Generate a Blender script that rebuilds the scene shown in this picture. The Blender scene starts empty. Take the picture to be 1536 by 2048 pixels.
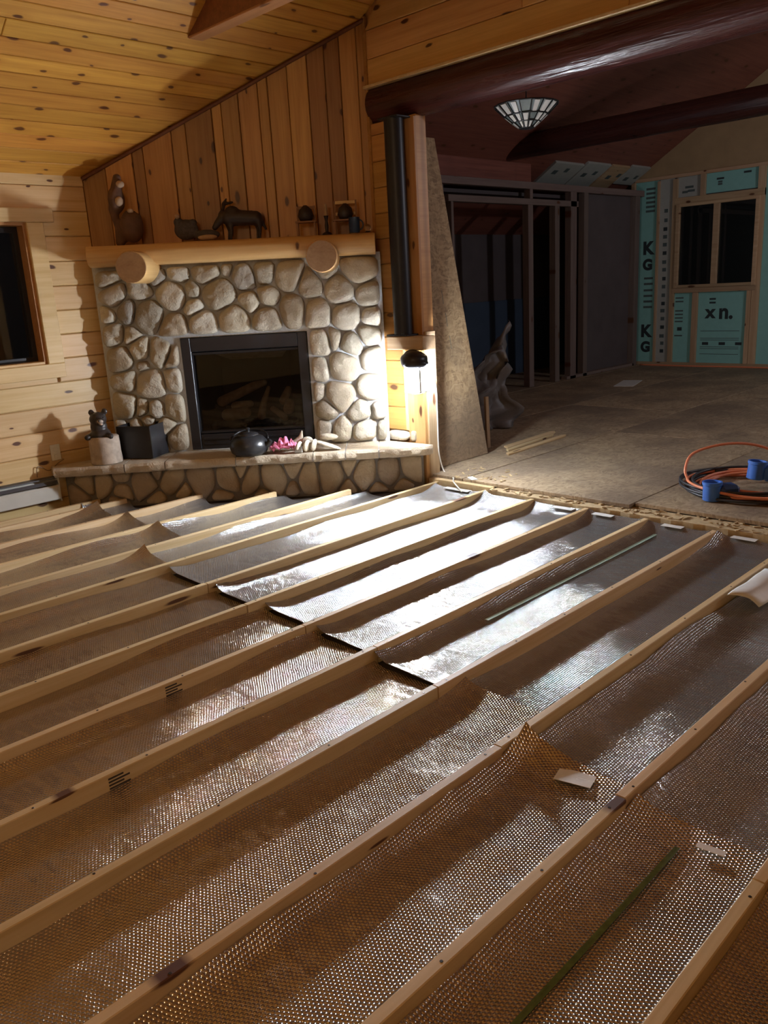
import bpy, bmesh, math, random
from mathutils import Matrix, Vector, noise as mnoise
S = bpy.context.scene
COL = S.collection
PI = math.pi
R2 = math.sqrt(2)
rnd = random.Random(7)

# ------------------------------------------------------------------ camera
YAW, PITCH, ROLL = math.radians(45.7206), math.radians(15.3198), math.radians(-3.2944)
EYE = 1.375
def camera():
    cy, sy, cp, sp = math.cos(YAW), math.sin(YAW), math.cos(PITCH), math.sin(PITCH)
    f = Vector((cp * cy, cp * sy, -sp)); r0 = Vector((sy, -cy, 0)); u0 = r0.cross(f)
    r = math.cos(ROLL) * r0 + math.sin(ROLL) * u0
    u = -math.sin(ROLL) * r0 + math.cos(ROLL) * u0
    cd = bpy.data.cameras.new('camera'); cam = bpy.data.objects.new('camera', cd); COL.objects.link(cam)
    cam.matrix_world = Matrix(((r.x, u.x, -f.x, 0), (r.y, u.y, -f.y, 0), (r.z, u.z, -f.z, EYE), (0, 0, 0, 1)))
    cd.sensor_fit = 'VERTICAL'; cd.sensor_height = 24.0; cd.lens = 1638.7 / 2048 * 24.0
    cd.clip_start = 0.05; cd.clip_end = 100
    S.camera = cam
camera()

# ------------------------------------------------------------------ world, exposure, fill lights
w = bpy.data.worlds.new('night'); S.world = w; w.use_nodes = True
w.node_tree.nodes['Background'].inputs[0].default_value = (0.012, 0.018, 0.035, 1)
w.node_tree.nodes['Background'].inputs[1].default_value = 0.5
S.view_settings.view_transform = 'Standard'
S.view_settings.look = 'None'
S.view_settings.gamma = 1.0
S.view_settings.use_curve_mapping = False
S.view_settings.exposure = 1.65
S.cycles.sample_clamp_indirect = 40.0
S.cycles.max_bounces = 10
S.cycles.diffuse_bounces = 6
S.cycles.glossy_bounces = 5
S.cycles.use_denoising = True
BUBBLE_SLOPE = 1.45
LAMP_STRENGTH = 620.0          # the work light's own front lens, built further down
SIDE_STRENGTH = 15.0           # its frosted sides
FILL_LENS_STRENGTH = 200.0           # lenses added to it, lighting the far room and the log beam
LAMP_COLOR = (0.90, 0.97, 1.07)
def fill_lights():
    # added fill light well behind the camera, no fixture known there: weak and warm
    ld = bpy.data.lights.new('warm_fill', 'POINT'); ld.energy = 18.0; ld.color = (1.0, 0.72, 0.42); ld.shadow_soft_size = 0.4
    lo = bpy.data.objects.new('warm_fill', ld); COL.objects.link(lo); lo.location = (-1.3, 0.6, 2.6)
    # second added fill, lifting the far room from out of view to the right
    ld = bpy.data.lights.new('far_fill', 'POINT'); ld.energy = 50.0; ld.color = (0.95, 0.93, 1.0); ld.shadow_soft_size = 0.12
    lo = bpy.data.objects.new('far_fill', ld); COL.objects.link(lo); lo.location = (8.2, -0.6, 2.6)
fill_lights()

# ------------------------------------------------------------------ object helpers
WM = {}
def T(v): return Matrix.Translation(Vector(v))
def link(name, data, parent=None, M=None):
    o = bpy.data.objects.new(name, data); COL.objects.link(o)
    M = M if M is not None else Matrix.Identity(4)
    WM[o.name] = M.copy()
    if parent is not None:
        o.parent = parent; o.matrix_basis = WM[parent.name].inverted() @ M
    else:
        o.matrix_basis = M
    return o
def tag(o, label=None, cat=None, group=None, kind=None):
    if label: o['label'] = label
    if cat: o['category'] = cat
    if group: o['group'] = group
    if kind: o['kind'] = kind
    return o
def thing(name, loc, label, cat, group=None):
    return tag(link(name, None, None, T(loc)), label, cat, group)
def struct(name, loc=(0, 0, 0)):
    return tag(link(name, None, None, T(loc)), kind='structure')
def mesh_obj(name, V, F, mat, parent=None, smooth=False, M=None, sharp=None):
    """V world coordinates unless M is given (then local)."""
    if M is None:
        c = Vector([(min(v[i] for v in V) + max(v[i] for v in V)) / 2 for i in range(3)])
        V = [(v[0] - c.x, v[1] - c.y, v[2] - c.z) for v in V]; M = T(c)
    me = bpy.data.meshes.new(name); me.from_pydata([tuple(v) for v in V], [], F); me.update()
    bm = bmesh.new(); bm.from_mesh(me); bmesh.ops.recalc_face_normals(bm, faces=bm.faces[:]); bm.to_mesh(me); bm.free()
    if smooth:
        me.polygons.foreach_set('use_smooth', [True] * len(me.polygons))
        if sharp: me.set_sharp_from_angle(angle=math.radians(sharp))
    me.materials.append(mat)
    return link(name, me, parent, M)
class MB:
    def __init__(s): s.V = []; s.F = []
    def add(s, V, F, M=None):
        n = len(s.V)
        s.V += [tuple(M @ Vector(v)) if M is not None else tuple(v) for v in V]
        s.F += [tuple(i + n for i in f) for f in F]; return s
    def box(s, x0, x1, y0, y1, z0, z1, M=None):
        V = [(x, y, z) for x in (x0, x1) for y in (y0, y1) for z in (z0, z1)]
        return s.add(V, [(0, 1, 3, 2), (4, 6, 7, 5), (0, 4, 5, 1), (2, 3, 7, 6), (0, 2, 6, 4), (1, 5, 7, 3)], M)
    def cbox(s, x0, x1, y0, y1, z0, z1, c=0.004, M=None):
        """box with chamfered edges: three nested shells"""
        V = []; idx = {}
        X = (x0, x1); Y = (y0, y1); Z = (z0, z1)
        for i in (0, 1):
            for j in (0, 1):
                for k in (0, 1):
                    sx, sy, sz = (1 - 2 * i) * c, (1 - 2 * j) * c, (1 - 2 * k) * c
                    idx[i, j, k, 0] = len(V); V.append((X[i], Y[j] + sy, Z[k] + sz))
                    idx[i, j, k, 1] = len(V); V.append((X[i] + sx, Y[j], Z[k] + sz))
                    idx[i, j, k, 2] = len(V); V.append((X[i] + sx, Y[j] + sy, Z[k]))
        F = []
        for i in (0, 1):
            F.append([idx[i, 0, 0, 0], idx[i, 1, 0, 0], idx[i, 1, 1, 0], idx[i, 0, 1, 0]])
            F.append([idx[0, i, 0, 1], idx[1, i, 0, 1], idx[1, i, 1, 1], idx[0, i, 1, 1]])
            F.append([idx[0, 0, i, 2], idx[1, 0, i, 2], idx[1, 1, i, 2], idx[0, 1, i, 2]])
            for j in (0, 1):
                F.append([idx[i, j, 0, 0], idx[i, j, 1, 0], idx[i, j, 1, 1], idx[i, j, 0, 1]])
                F.append([idx[i, 0, j, 0], idx[i, 1, j, 0], idx[i, 1, j, 2], idx[i, 0, j, 2]])
                F.append([idx[0, i, j, 1], idx[1, i, j, 1], idx[1, i, j, 2], idx[0, i, j, 2]])
                for k in (0, 1): F.append([idx[i, j, k, 0], idx[i, j, k, 1], idx[i, j, k, 2]])
        return s.add(V, F, M)
    def tube(s, P, r, n=8, cap=True, M=None):
        P = [Vector(p) for p in P]; V = []; F = []
        rr = r if hasattr(r, '__len__') else [r] * len(P)
        t0 = (P[1] - P[0]).normalized(); a = t0.orthogonal().normalized()
        for i, p in enumerate(P):
            t = (P[min(i + 1, len(P) - 1)] - P[max(i - 1, 0)]).normalized()
            a = (a - t * a.dot(t)).normalized(); b = t.cross(a)
            for k in range(n):
                g = 2 * PI * k / n; V.append(p + rr[i] * (math.cos(g) * a + math.sin(g) * b))
        for i in range(len(P) - 1):
            for k in range(n):
                F.append((i * n + k, i * n + (k + 1) % n, (i + 1) * n + (k + 1) % n, (i + 1) * n + k))
        if cap: F.append(tuple(range(n))); F.append(tuple((len(P) - 1) * n + k for k in range(n)))
        return s.add(V, F, M)
    def lathe(s, prof, n=24, M=None, cap0=True, cap1=True):
        V = []; F = []
        for r, z in prof:
            for k in range(n): V.append((r * math.cos(2 * PI * k / n), r * math.sin(2 * PI * k / n), z))
        for i in range(len(prof) - 1):
            for k in range(n): F.append((i * n + k, i * n + (k + 1) % n, (i + 1) * n + (k + 1) % n, (i + 1) * n + k))
        if cap0: F.append(tuple(range(n)))
        if cap1: F.append(tuple((len(prof) - 1) * n + k for k in range(n)))
        return s.add(V, F, M)
    def build(s, name, mat, parent=None, smooth=False, sharp=None, M=None):
        return mesh_obj(name, s.V, s.F, mat, parent, smooth, M, sharp)
def rotz(a): return Matrix.Rotation(a, 4, 'Z')
def frame(o, x, y, z):
    x, y, z = Vector(x), Vector(y), Vector(z)
    return Matrix(((x.x, y.x, z.x, o[0]), (x.y, y.y, z.y, o[1]), (x.z, y.z, z.z, o[2]), (0, 0, 0, 1)))
def clip(poly, a, b, c):
    """keep a*x+b*y<=c"""
    out = []
    for i in range(len(poly)):
        p, q = poly[i], poly[(i + 1) % len(poly)]
        dp, dq = a * p[0] + b * p[1] - c, a * q[0] + b * q[1] - c
        if dp <= 0: out.append(p)
        if (dp < 0 < dq) or (dq < 0 < dp):
            t = dp / (dp - dq); out.append((p[0] + t * (q[0] - p[0]), p[1] + t * (q[1] - p[1])))
    return out
def area(poly): return sum(poly[i][0] * poly[(i + 1) % len(poly)][1] - poly[(i + 1) % len(poly)][0] * poly[i][1] for i in range(len(poly))) / 2
def inset(poly, d):
    if area(poly) < 0: poly = poly[::-1]
    out = list(poly)
    for i in range(len(poly)):
        p, q = poly[i], poly[(i + 1) % len(poly)]
        ex, ey = q[0] - p[0], q[1] - p[1]; L = math.hypot(ex, ey)
        if L < 1e-6: continue
        nx, ny = ey / L, -ex / L
        out = clip(out, nx, ny, nx * p[0] + ny * p[1] - d)
    return out
def plank(name, poly, thick, M, mat, parent, ch=0.004, lift=0.0):
    """board: poly in local (along grain, across), front face at +z, edges eased"""
    if area(poly) < 0: poly = poly[::-1]
    n = len(poly); ins = inset(poly, ch)
    cx = sum(p[0] for p in poly) / n; cy = sum(p[1] for p in poly) / n
    if len(ins) != n: ins = [(cx + (p[0] - cx) * 0.97, cy + (p[1] - cy) * 0.97) for p in poly]
    V = [(p[0] - cx, p[1] - cy, 0) for p in poly] + [(p[0] - cx, p[1] - cy, thick - ch) for p in poly] + [(p[0] - cx, p[1] - cy, thick) for p in ins]
    F = [tuple(range(n)), tuple(2 * n + k for k in range(n))]
    # match the inset loop's start to the outer loop
    best = min(range(n), key=lambda s: sum((ins[(k + s) % n][0] - poly[k][0]) ** 2 + (ins[(k + s) % n][1] - poly[k][1]) ** 2 for k in range(n)))
    for k in range(n):
        j = (k + 1) % n
        F.append((k, j, n + j, n + k)); F.append((n + k, n + j, 2 * n + (j + best) % n, 2 * n + (k + best) % n))
    return mesh_obj(name, V, F, mat, parent, M=M @ T((cx, cy, lift)))
def rect(a0, a1, b0, b1): return [(a0, b0), (a1, b0), (a1, b1), (a0, b1)]
def evaluated(o):
    dg = bpy.context.evaluated_depsgraph_get()
    return bpy.data.meshes.new_from_object(o.evaluated_get(dg))
def blob(name, parts, mat, parent=None, voxel=0.006, smooth=4):
    """one continuous body from overlapping ellipsoids / limbs: parts are (centre, radii, euler) or ('t', points, radii)"""
    bm = bmesh.new()
    for p in parts:
        if p[0] == 't':
            for k in range(len(p[1]) - 1):
                a, b = Vector(p[1][k]), Vector(p[1][k + 1])
                steps = max(2, int((b - a).length / (0.5 * min(p[2][k], p[2][k + 1]))))
                for i in range(steps + 1):
                    t = i / steps; r = p[2][k] * (1 - t) + p[2][k + 1] * t
                    bmesh.ops.create_icosphere(bm, subdivisions=2, radius=r, matrix=T(a.lerp(b, t)))
        else:
            c, r = p[0], p[1]; e = p[2] if len(p) > 2 else (0, 0, 0)
            from mathutils import Euler
            M = T(c) @ Euler(e).to_matrix().to_4x4() @ Matrix.Diagonal((r[0], r[1], r[2], 1))
            bmesh.ops.create_icosphere(bm, subdivisions=3, radius=1, matrix=M)
    me = bpy.data.meshes.new(name); bm.to_mesh(me); bm.free()
    tmp = bpy.data.objects.new('tmp', me); COL.objects.link(tmp)
    m = tmp.modifiers.new('r', 'REMESH'); m.mode = 'VOXEL'; m.voxel_size = voxel
    if smooth:
        s = tmp.modifiers.new('s', 'SMOOTH'); s.iterations = smooth; s.factor = 0.5
    out = evaluated(tmp); bpy.data.objects.remove(tmp)
    V = [tuple(v.co) for v in out.vertices]; F = [tuple(p.vertices) for p in out.polygons]
    return mesh_obj(name, V, F, mat, parent, smooth=True)
def text_obj(name, body, size, M, mat, parent, extrude=0.0006, bold=0.0):
    cu = bpy.data.curves.new(name, 'FONT'); cu.body = body; cu.size = size; cu.align_x = 'CENTER'; cu.align_y = 'CENTER'
    cu.extrude = extrude; cu.offset = bold
    tmp = bpy.data.objects.new('tmp', cu); COL.objects.link(tmp)
    me = evaluated(tmp); bpy.data.objects.remove(tmp)
    me.materials.clear(); me.materials.append(mat)
    return link(name, me, parent, M)
def nz(x, y=0.0, z=0.0): return mnoise.noise(Vector((x, y, z)))

# ------------------------------------------------------------------ materials
class NT:
    def __init__(s, name):
        s.m = bpy.data.materials.new(name); s.m.use_nodes = True; s.t = s.m.node_tree
        s.b = s.t.nodes['Principled BSDF']
    def n(s, kind, **kw):
        nd = s.t.nodes.new(kind)
        for k, v in kw.items():
            if k.startswith('i_'):
                key = k[2:]; key = int(key) if key.isdigit() else key.replace('_', ' ')
                s.set(nd.inputs[key], v)
            else: setattr(nd, k, v)
        return nd
    def set(s, sock, v):
        if isinstance(v, bpy.types.NodeSocket): s.t.links.new(v, sock)
        else: sock.default_value = v
    def math(s, op, a, b=0.0, c=0.0, clamp=False):
        nd = s.t.nodes.new('ShaderNodeMath'); nd.operation = op; nd.use_clamp = clamp
        s.set(nd.inputs[0], a); s.set(nd.inputs[1], b); s.set(nd.inputs[2], c); return nd.outputs[0]
    def vec(s, op, a, b=(0, 0, 0), scale=None):
        nd = s.t.nodes.new('ShaderNodeVectorMath'); nd.operation = op
        s.set(nd.inputs[0], a); s.set(nd.inputs[1], b)
        if scale is not None: s.set(nd.inputs['Scale'], scale)
        return nd.outputs['Value'] if op in ('LENGTH', 'DOT_PRODUCT', 'DISTANCE') else nd.outputs[0]
    def mix(s, f, a, b, mode='MIX'):
        nd = s.t.nodes.new('ShaderNodeMix'); nd.data_type = 'RGBA'; nd.blend_type = mode
        s.set(nd.inputs[0], f); s.set(nd.inputs[6], a); s.set(nd.inputs[7], b); return nd.outputs[2]
    def noise(s, v, scale, detail=3, rough=0.5, dist=0.0):
        nd = s.n('ShaderNodeTexNoise'); s.set(nd.inputs['Vector'], v); s.set(nd.inputs['Scale'], scale)
        s.set(nd.inputs['Detail'], detail); s.set(nd.inputs['Roughness'], rough); s.set(nd.inputs['Distortion'], dist); return nd.outputs[0]
    def ramp(s, f, stops):
        nd = s.n('ShaderNodeValToRGB'); s.set(nd.inputs[0], f); e = nd.color_ramp.elements
        while len(e) < len(stops): e.new(0.5)
        for i, (p, c) in enumerate(stops): e[i].position = p; e[i].color = c if len(c) == 4 else (*c, 1)
        return nd.outputs[0]
    def coords(s, scale=(1, 1, 1), off=57.0):
        tc = s.n('ShaderNodeTexCoord'); oi = s.n('ShaderNodeObjectInfo')
        r = s.math('MULTIPLY', oi.outputs['Random'], off)
        cb = s.n('ShaderNodeCombineXYZ'); s.set(cb.inputs[0], r); s.set(cb.inputs[1], s.math('MULTIPLY', r, 1.7)); s.set(cb.inputs[2], s.math('MULTIPLY', r, 0.6))
        v = s.vec('ADD', tc.outputs['Object'], cb.outputs[0])
        return s.vec('MULTIPLY', v, scale), oi.outputs['Random'], v
    def bump(s, h, strength=0.3, dist=0.01):
        nd = s.n('ShaderNodeBump'); nd.inputs['Strength'].default_value = strength; nd.inputs['Distance'].default_value = dist
        s.set(nd.inputs['Height'], h); s.t.links.new(nd.outputs[0], s.b.inputs['Normal']); return nd
    def out(s, color=None, rough=None, metal=None, spec=None, coat=None):
        for k, v in (('Base Color', color), ('Roughness', rough), ('Metallic', metal), ('Specular IOR Level', spec), ('Coat Weight', coat)):
            if v is not None: s.set(s.b.inputs[k], v if not isinstance(v, tuple) or len(v) == 4 else (*v, 1))
        return s.m
def wood(name, light, dark, knot=(0.10, 0.035, 0.012), rough=0.45, knots=0.55, coat=0.0, vary=0.35, kscale=(2.6, 6.5)):
    t = NT(name)
    g, rv, raw = t.coords((0.9, 16, 16))
    n1 = t.noise(g, 1.6, 4, 0.55, 0.4)
    g2 = t.vec('MULTIPLY', raw, (2.2, 90, 90)); n2 = t.noise(g2, 1.0, 2, 0.5)
    f = t.math('ADD', t.math('MULTIPLY', n1, 0.75), t.math('MULTIPLY', n2, 0.35))
    base = t.ramp(f, [(0.30, dark), (0.52, tuple(0.45 * a + 0.55 * b for a, b in zip(dark, light))), (0.72, light)])
    # knots: sparse ellipses in the board's face
    kv = t.vec('MULTIPLY', raw, (kscale[0], kscale[1], 0.0))
    kv = t.vec('ADD', kv, t.vec('SCALE', t.vec('SUBTRACT', t.n('ShaderNodeTexNoise', i_Vector=kv, i_Scale=2.5).outputs[1], (0.5, 0.5, 0.5)), scale=0.16))
    vo = t.n('ShaderNodeTexVoronoi'); vo.voronoi_dimensions = '2D'; t.set(vo.inputs['Vector'], kv); t.set(vo.inputs['Scale'], 1.0)
    sx = t.n('ShaderNodeSeparateColor'); t.set(sx.inputs[0], vo.outputs['Color'])
    keep = t.math('LESS_THAN', sx.outputs[0], knots)
    size = t.math('MULTIPLY_ADD', sx.outputs[1], 0.10, 0.045)
    k1 = t.math('MULTIPLY', keep, t.math('SUBTRACT', 1.0, t.math('DIVIDE', vo.outputs['Distance'], size), clamp=True))
    k1 = t.math('MULTIPLY', k1, 2.6, clamp=True)
    halo = t.math('MULTIPLY', keep, t.math('SUBTRACT', 1.0, t.math('DIVIDE', vo.outputs['Distance'], t.math('MULTIPLY', size, 2.6)), clamp=True))
    c = t.mix(t.math('MULTIPLY', halo, 0.55), base, (*dark, 1))
    c = t.mix(k1, c, (*knot, 1))
    v = t.math('MULTIPLY_ADD', rv, vary, 1.0 - vary * 0.5)
    hs = t.n('ShaderNodeHueSaturation'); t.set(hs.inputs['Value'], v); t.set(hs.inputs['Color'], c)
    t.set(hs.inputs['Hue'], t.math('MULTIPLY_ADD', t.math('FRACT', t.math('MULTIPLY', rv, 13.7)), 0.016, 0.492))
    t.bump(t.math('SUBTRACT', f, k1), 0.12, 0.004)
    return t.out(hs.outputs[0], rough, coat=coat)
def plain(name, color, rough=0.5, metal=0.0, spec=None, nscale=40, amount=0.15, bump=0.0):
    t = NT(name); v, rv, raw = t.coords()
    n = t.noise(raw, nscale, 3)
    c = t.mix(n, tuple(a * (1 - amount) for a in color) + (1,), tuple(min(1, a * (1 + amount)) for a in color) + (1,))
    if bump: t.bump(n, bump, 0.004)
    return t.out(c, rough, metal, spec)
def stone_mat(name, ramp_stops, rough=0.75):
    t = NT(name); v, rv, raw = t.coords()
    tone = t.ramp(rv, ramp_stops)
    n = t.noise(raw, 9, 5, 0.6); n2 = t.noise(raw, 70, 3, 0.6)
    c = t.mix(t.math('MULTIPLY', n, 0.8), tone, (0.30, 0.25, 0.19, 1), 'MULTIPLY')
    c = t.mix(0.55, tone, c)
    c = t.mix(t.math('MULTIPLY', n2, 0.35), c, (0.75, 0.70, 0.62, 1), 'OVERLAY')
    t.bump(t.math('ADD', n, t.math('MULTIPLY', n2, 0.35)), 0.8, 0.018)
    return t.out(c, rough)
def osb_mat(name, tint=(1, 1, 1), rough=0.7):
    t = NT(name); v, rv, raw = t.coords()
    wob = t.vec('ADD', raw, t.vec('SCALE', t.n('ShaderNodeTexNoise', i_Vector=raw, i_Scale=6.0).outputs[1], scale=0.15))
    fl = []
    for sc in ((22, 75, 22), (70, 24, 22)):
        vo = t.n('ShaderNodeTexVoronoi'); t.set(vo.inputs['Vector'], t.vec('MULTIPLY', wob, sc)); t.set(vo.inputs['Scale'], 1.0)
        s = t.n('ShaderNodeSeparateColor'); t.set(s.inputs[0], vo.outputs['Color']); fl.append(s.outputs[0])
    f = t.math('ADD', t.math('MULTIPLY', fl[0], 0.55), t.math('MULTIPLY', fl[1], 0.45))
    big = t.noise(raw, 1.3, 4, 0.6)
    c = t.ramp(f, [(0.1, (0.24 * tint[0], 0.165 * tint[1], 0.095 * tint[2])), (0.5, (0.37 * tint[0], 0.265 * tint[1], 0.155 * tint[2])), (0.9, (0.46 * tint[0], 0.345 * tint[1], 0.215 * tint[2]))])
    c = t.mix(t.ramp(big, [(0.42, (0, 0, 0)), (0.62, (0.65, 0.65, 0.65))]), c, (0.13, 0.095, 0.07, 1))
    t.bump(f, 0.25, 0.003)
    return t.out(c, rough)
def foil_mat(name, base=(0.64, 0.62, 0.60), rough=0.2, pitch=0.0105, metal=0.9):
    """aluminium bubble foil: hexagonally packed low bubbles, their slopes written straight into the shading normal"""
    t = NT(name); tc = t.n('ShaderNodeTexCoord'); oi = t.n('ShaderNodeObjectInfo'); geo = t.n('ShaderNodeNewGeometry')
    raw = tc.outputs['Object']
    ang = t.n('ShaderNodeVectorRotate'); ang.rotation_type = 'Z_AXIS'; t.set(ang.inputs['Vector'], raw)
    t.set(ang.inputs['Angle'], t.math('MULTIPLY_ADD', oi.outputs['Random'], 0.14, -0.07))
    wob = t.vec('SCALE', t.vec('SUBTRACT', t.n('ShaderNodeTexNoise', i_Vector=raw, i_Scale=9.0, i_Detail=2.0).outputs[1], (0.5, 0.5, 0.5)), scale=0.012)
    p = t.vec('ADD', t.vec('SCALE', t.vec('ADD', ang.outputs[0], wob), scale=1.0 / pitch), (1000.0, 1000.0, 0.0))
    def cell(q):
        m = t.vec('SUBTRACT', t.vec('MODULO', t.vec('MULTIPLY', q, (1, 1, 0)), (1.0, 1.7320508, 1.0)), (0.5, 0.8660254, 0.0))
        m = t.vec('MULTIPLY', m, (1, 1, 0)); return m, t.vec('LENGTH', m)
    (ma, da), (mb, db) = cell(p), cell(t.vec('ADD', p, (0.5, 0.8660254, 0.0)))
    first = t.math('LESS_THAN', da, db); d = t.math('MINIMUM', da, db)
    mv = t.n('ShaderNodeMix'); mv.data_type = 'VECTOR'; t.set(mv.inputs[0], first); t.set(mv.inputs[4], mb); t.set(mv.inputs[5], ma)
    inside = t.math('LESS_THAN', d, 0.47)
    amp = t.math('MULTIPLY_ADD', t.noise(raw, 2.6, 4), 1.2, BUBBLE_SLOPE - 0.6)
    slope = t.vec('SCALE', mv.outputs[1], scale=t.math('MULTIPLY', inside, amp))
    def wrinkle(sc, k):
        n = t.n('ShaderNodeTexNoise', i_Vector=t.vec('MULTIPLY', raw, sc), i_Scale=1.0, i_Detail=3.0, i_Roughness=0.6)
        return t.vec('MULTIPLY', t.vec('SUBTRACT', n.outputs[1], (0.5, 0.5, 0.5)), (k[0], k[1], 0.0))
    slope = t.vec('ADD', slope, t.vec('ADD', wrinkle((36, 11, 1), (0.62, 0.30)), wrinkle((6, 4, 1), (0.14, 0.16))))
    nrm = t.vec('NORMALIZE', t.vec('ADD', geo.outputs['Normal'], slope))
    t.t.links.new(nrm, t.b.inputs['Normal'])
    cl = t.noise(raw, 5, 4, 0.65)
    c = t.mix(cl, tuple(a * 0.72 for a in base) + (1,), tuple(min(1, a * 1.12) for a in base) + (1,))
    ro = t.math('MULTIPLY_ADD', t.noise(raw, 3.1, 3), 0.08, rough - 0.04)
    return t.out(c, ro, metal)

M = {}
M['wall_pine'] = wood('wall_pine', (0.72, 0.52, 0.26), (0.58, 0.36, 0.14), rough=0.42, vary=0.18)
M['old_pine'] = wood('old_pine', (0.52, 0.27, 0.085), (0.34, 0.145, 0.035), rough=0.4, vary=0.7)
M['header_pine'] = wood('header_pine', (0.80, 0.48, 0.17), (0.60, 0.31, 0.09), rough=0.42, vary=0.25)
M['jamb_pine'] = wood('jamb_pine', (0.56, 0.29, 0.085), (0.40, 0.18, 0.045), rough=0.42, vary=0.25)
M['post_pine'] = wood('post_pine', (0.58, 0.35, 0.14), (0.44, 0.23, 0.075), rough=0.55, knots=0.3, vary=0.1)
M['ceiling_pine'] = wood('ceiling_pine', (0.66, 0.33, 0.06), (0.42, 0.17, 0.025), knot=(0.13, 0.045, 0.012), rough=0.33, vary=0.28, knots=0.7, kscale=(3.2, 7.5))
M['lumber'] = wood('lumber', (0.66, 0.50, 0.29), (0.52, 0.34, 0.15), rough=0.6, knots=0.45, vary=0.2, kscale=(1.6, 11))
M['stud'] = wood('stud', (0.50, 0.36, 0.22), (0.36, 0.23, 0.12), rough=0.65, knots=0.4)
M['log'] = wood('log', (0.66, 0.43, 0.18), (0.50, 0.28, 0.09), rough=0.4, knots=0.5, vary=0.1, kscale=(3.2, 6))
M['log_end'] = wood('log_end', (0.42, 0.26, 0.14), (0.30, 0.16, 0.08), rough=0.6, knots=0.2, vary=0.1)
def log_mat():
    m = wood('dark_log', (0.075, 0.020, 0.016), (0.030, 0.009, 0.009), rough=0.3, knots=0.3, knot=(0.015, 0.004, 0.003))
    t = NT.__new__(NT); t.m = m; t.t = m.node_tree; t.b = t.t.nodes['Principled BSDF']
    v, rv, raw = t.coords()
    n = t.noise(t.vec('MULTIPLY', raw, (1.3, 15, 15)), 1.0, 4, 0.6); n2 = t.noise(raw, 24, 3, 0.6)
    t.bump(t.math('ADD', n, t.math('MULTIPLY', n2, 0.12)), 0.5, 0.03)
    t.set(t.b.inputs['Roughness'], t.math('MULTIPLY_ADD', n, 0.30, 0.16))
    return m
M['dark_log'] = log_mat()
M['dark_beam'] = wood('dark_beam', (0.22, 0.075, 0.03), (0.12, 0.035, 0.016), rough=0.4, knots=0.3)
M['tie_beam'] = wood('tie_beam', (0.42, 0.20, 0.08), (0.28, 0.11, 0.04), rough=0.4, knots=0.3)  # paler than dark_beam: light on the underside put into the colour
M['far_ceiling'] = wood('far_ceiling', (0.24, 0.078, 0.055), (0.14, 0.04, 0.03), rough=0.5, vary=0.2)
M['casing'] = wood('casing', (0.50, 0.25, 0.09), (0.36, 0.16, 0.05), rough=0.45, knots=0.2)
M['stone'] = stone_mat('stone', [(0.0, (0.36, 0.33, 0.27)), (0.25, (0.56, 0.51, 0.40)), (0.5, (0.42, 0.37, 0.29)), (0.7, (0.62, 0.58, 0.49)), (0.85, (0.32, 0.30, 0.27)), (1.0, (0.54, 0.45, 0.32))])
M['hearth_stone'] = stone_mat('hearth_stone', [(0.0, (0.42, 0.34, 0.24)), (0.5, (0.52, 0.43, 0.30)), (1.0, (0.36, 0.29, 0.22))])
M['slab'] = stone_mat('slab', [(0.0, (0.50, 0.43, 0.33)), (0.5, (0.58, 0.50, 0.38)), (1.0, (0.46, 0.41, 0.34))])
M['mortar'] = plain('mortar', (0.52, 0.54, 0.56), 0.85, nscale=60, amount=0.25, bump=0.4)
M['dark_mortar'] = plain('dark_mortar', (0.20, 0.18, 0.16), 0.9, nscale=60, amount=0.25, bump=0.4)
M['osb'] = osb_mat('osb', (0.98, 1.0, 1.04))
M['osb_sheet'] = osb_mat('osb_sheet', (1.05, 1.0, 0.92))
M['foil'] = foil_mat('foil', (0.52, 0.515, 0.51), rough=0.145, metal=0.8)
M['foil_worn'] = foil_mat('foil_worn', (0.60, 0.54, 0.475), 0.15)
M['slab_floor'] = plain('slab_floor', (0.06, 0.045, 0.035), 0.8, nscale=8, amount=0.3)
M['black_metal'] = plain('black_metal', (0.018, 0.018, 0.022), 0.38, 0.0, nscale=30, amount=0.2)
M['black_steel'] = plain('black_steel', (0.022, 0.022, 0.027), 0.4, 0.3, nscale=30, amount=0.25)
M['iron'] = plain('iron', (0.02, 0.02, 0.022), 0.32, 0.0, nscale=90, amount=0.3, bump=0.1)
M['black_glass'] = plain('black_glass', (0.006, 0.007, 0.010), 0.06, nscale=5, amount=0.1)
M['foam'] = plain('foam', (0.24, 0.52, 0.49), 0.6, nscale=14, amount=0.08)
M['foam_grey'] = plain('foam_grey', (0.36, 0.38, 0.35), 0.6, nscale=14, amount=0.1)
M['ink'] = plain('ink', (0.02, 0.03, 0.035), 0.6)
M['ink_soft'] = plain('ink_soft', (0.07, 0.10, 0.10), 0.6)
M['stamp'] = plain('stamp', (0.05, 0.035, 0.025), 0.7)
M['screw'] = plain('screw', (0.05, 0.04, 0.035), 0.4, 0.6)
M['gable'] = plain('gable', (0.36, 0.25, 0.13), 0.7, nscale=6, amount=0.2)
M['shaded_stud'] = wood('shaded_stud', (0.20, 0.15, 0.13), (0.13, 0.09, 0.08), rough=0.7, knots=0.4)  # darker copy of stud, shade of the doorway wall put into the colour
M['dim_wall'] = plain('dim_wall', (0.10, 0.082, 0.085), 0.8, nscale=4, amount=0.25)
M['blue_panel'] = plain('blue_panel', (0.06, 0.09, 0.14), 0.5, nscale=4, amount=0.2)
M['heater'] = plain('heater', (0.55, 0.53, 0.47), 0.45, nscale=12, amount=0.08)
M['heater_dark'] = plain('heater_dark', (0.10, 0.10, 0.11), 0.4, 0.4)
M['white_plastic'] = plain('white_plastic', (0.72, 0.70, 0.64), 0.4, amount=0.05)
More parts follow.
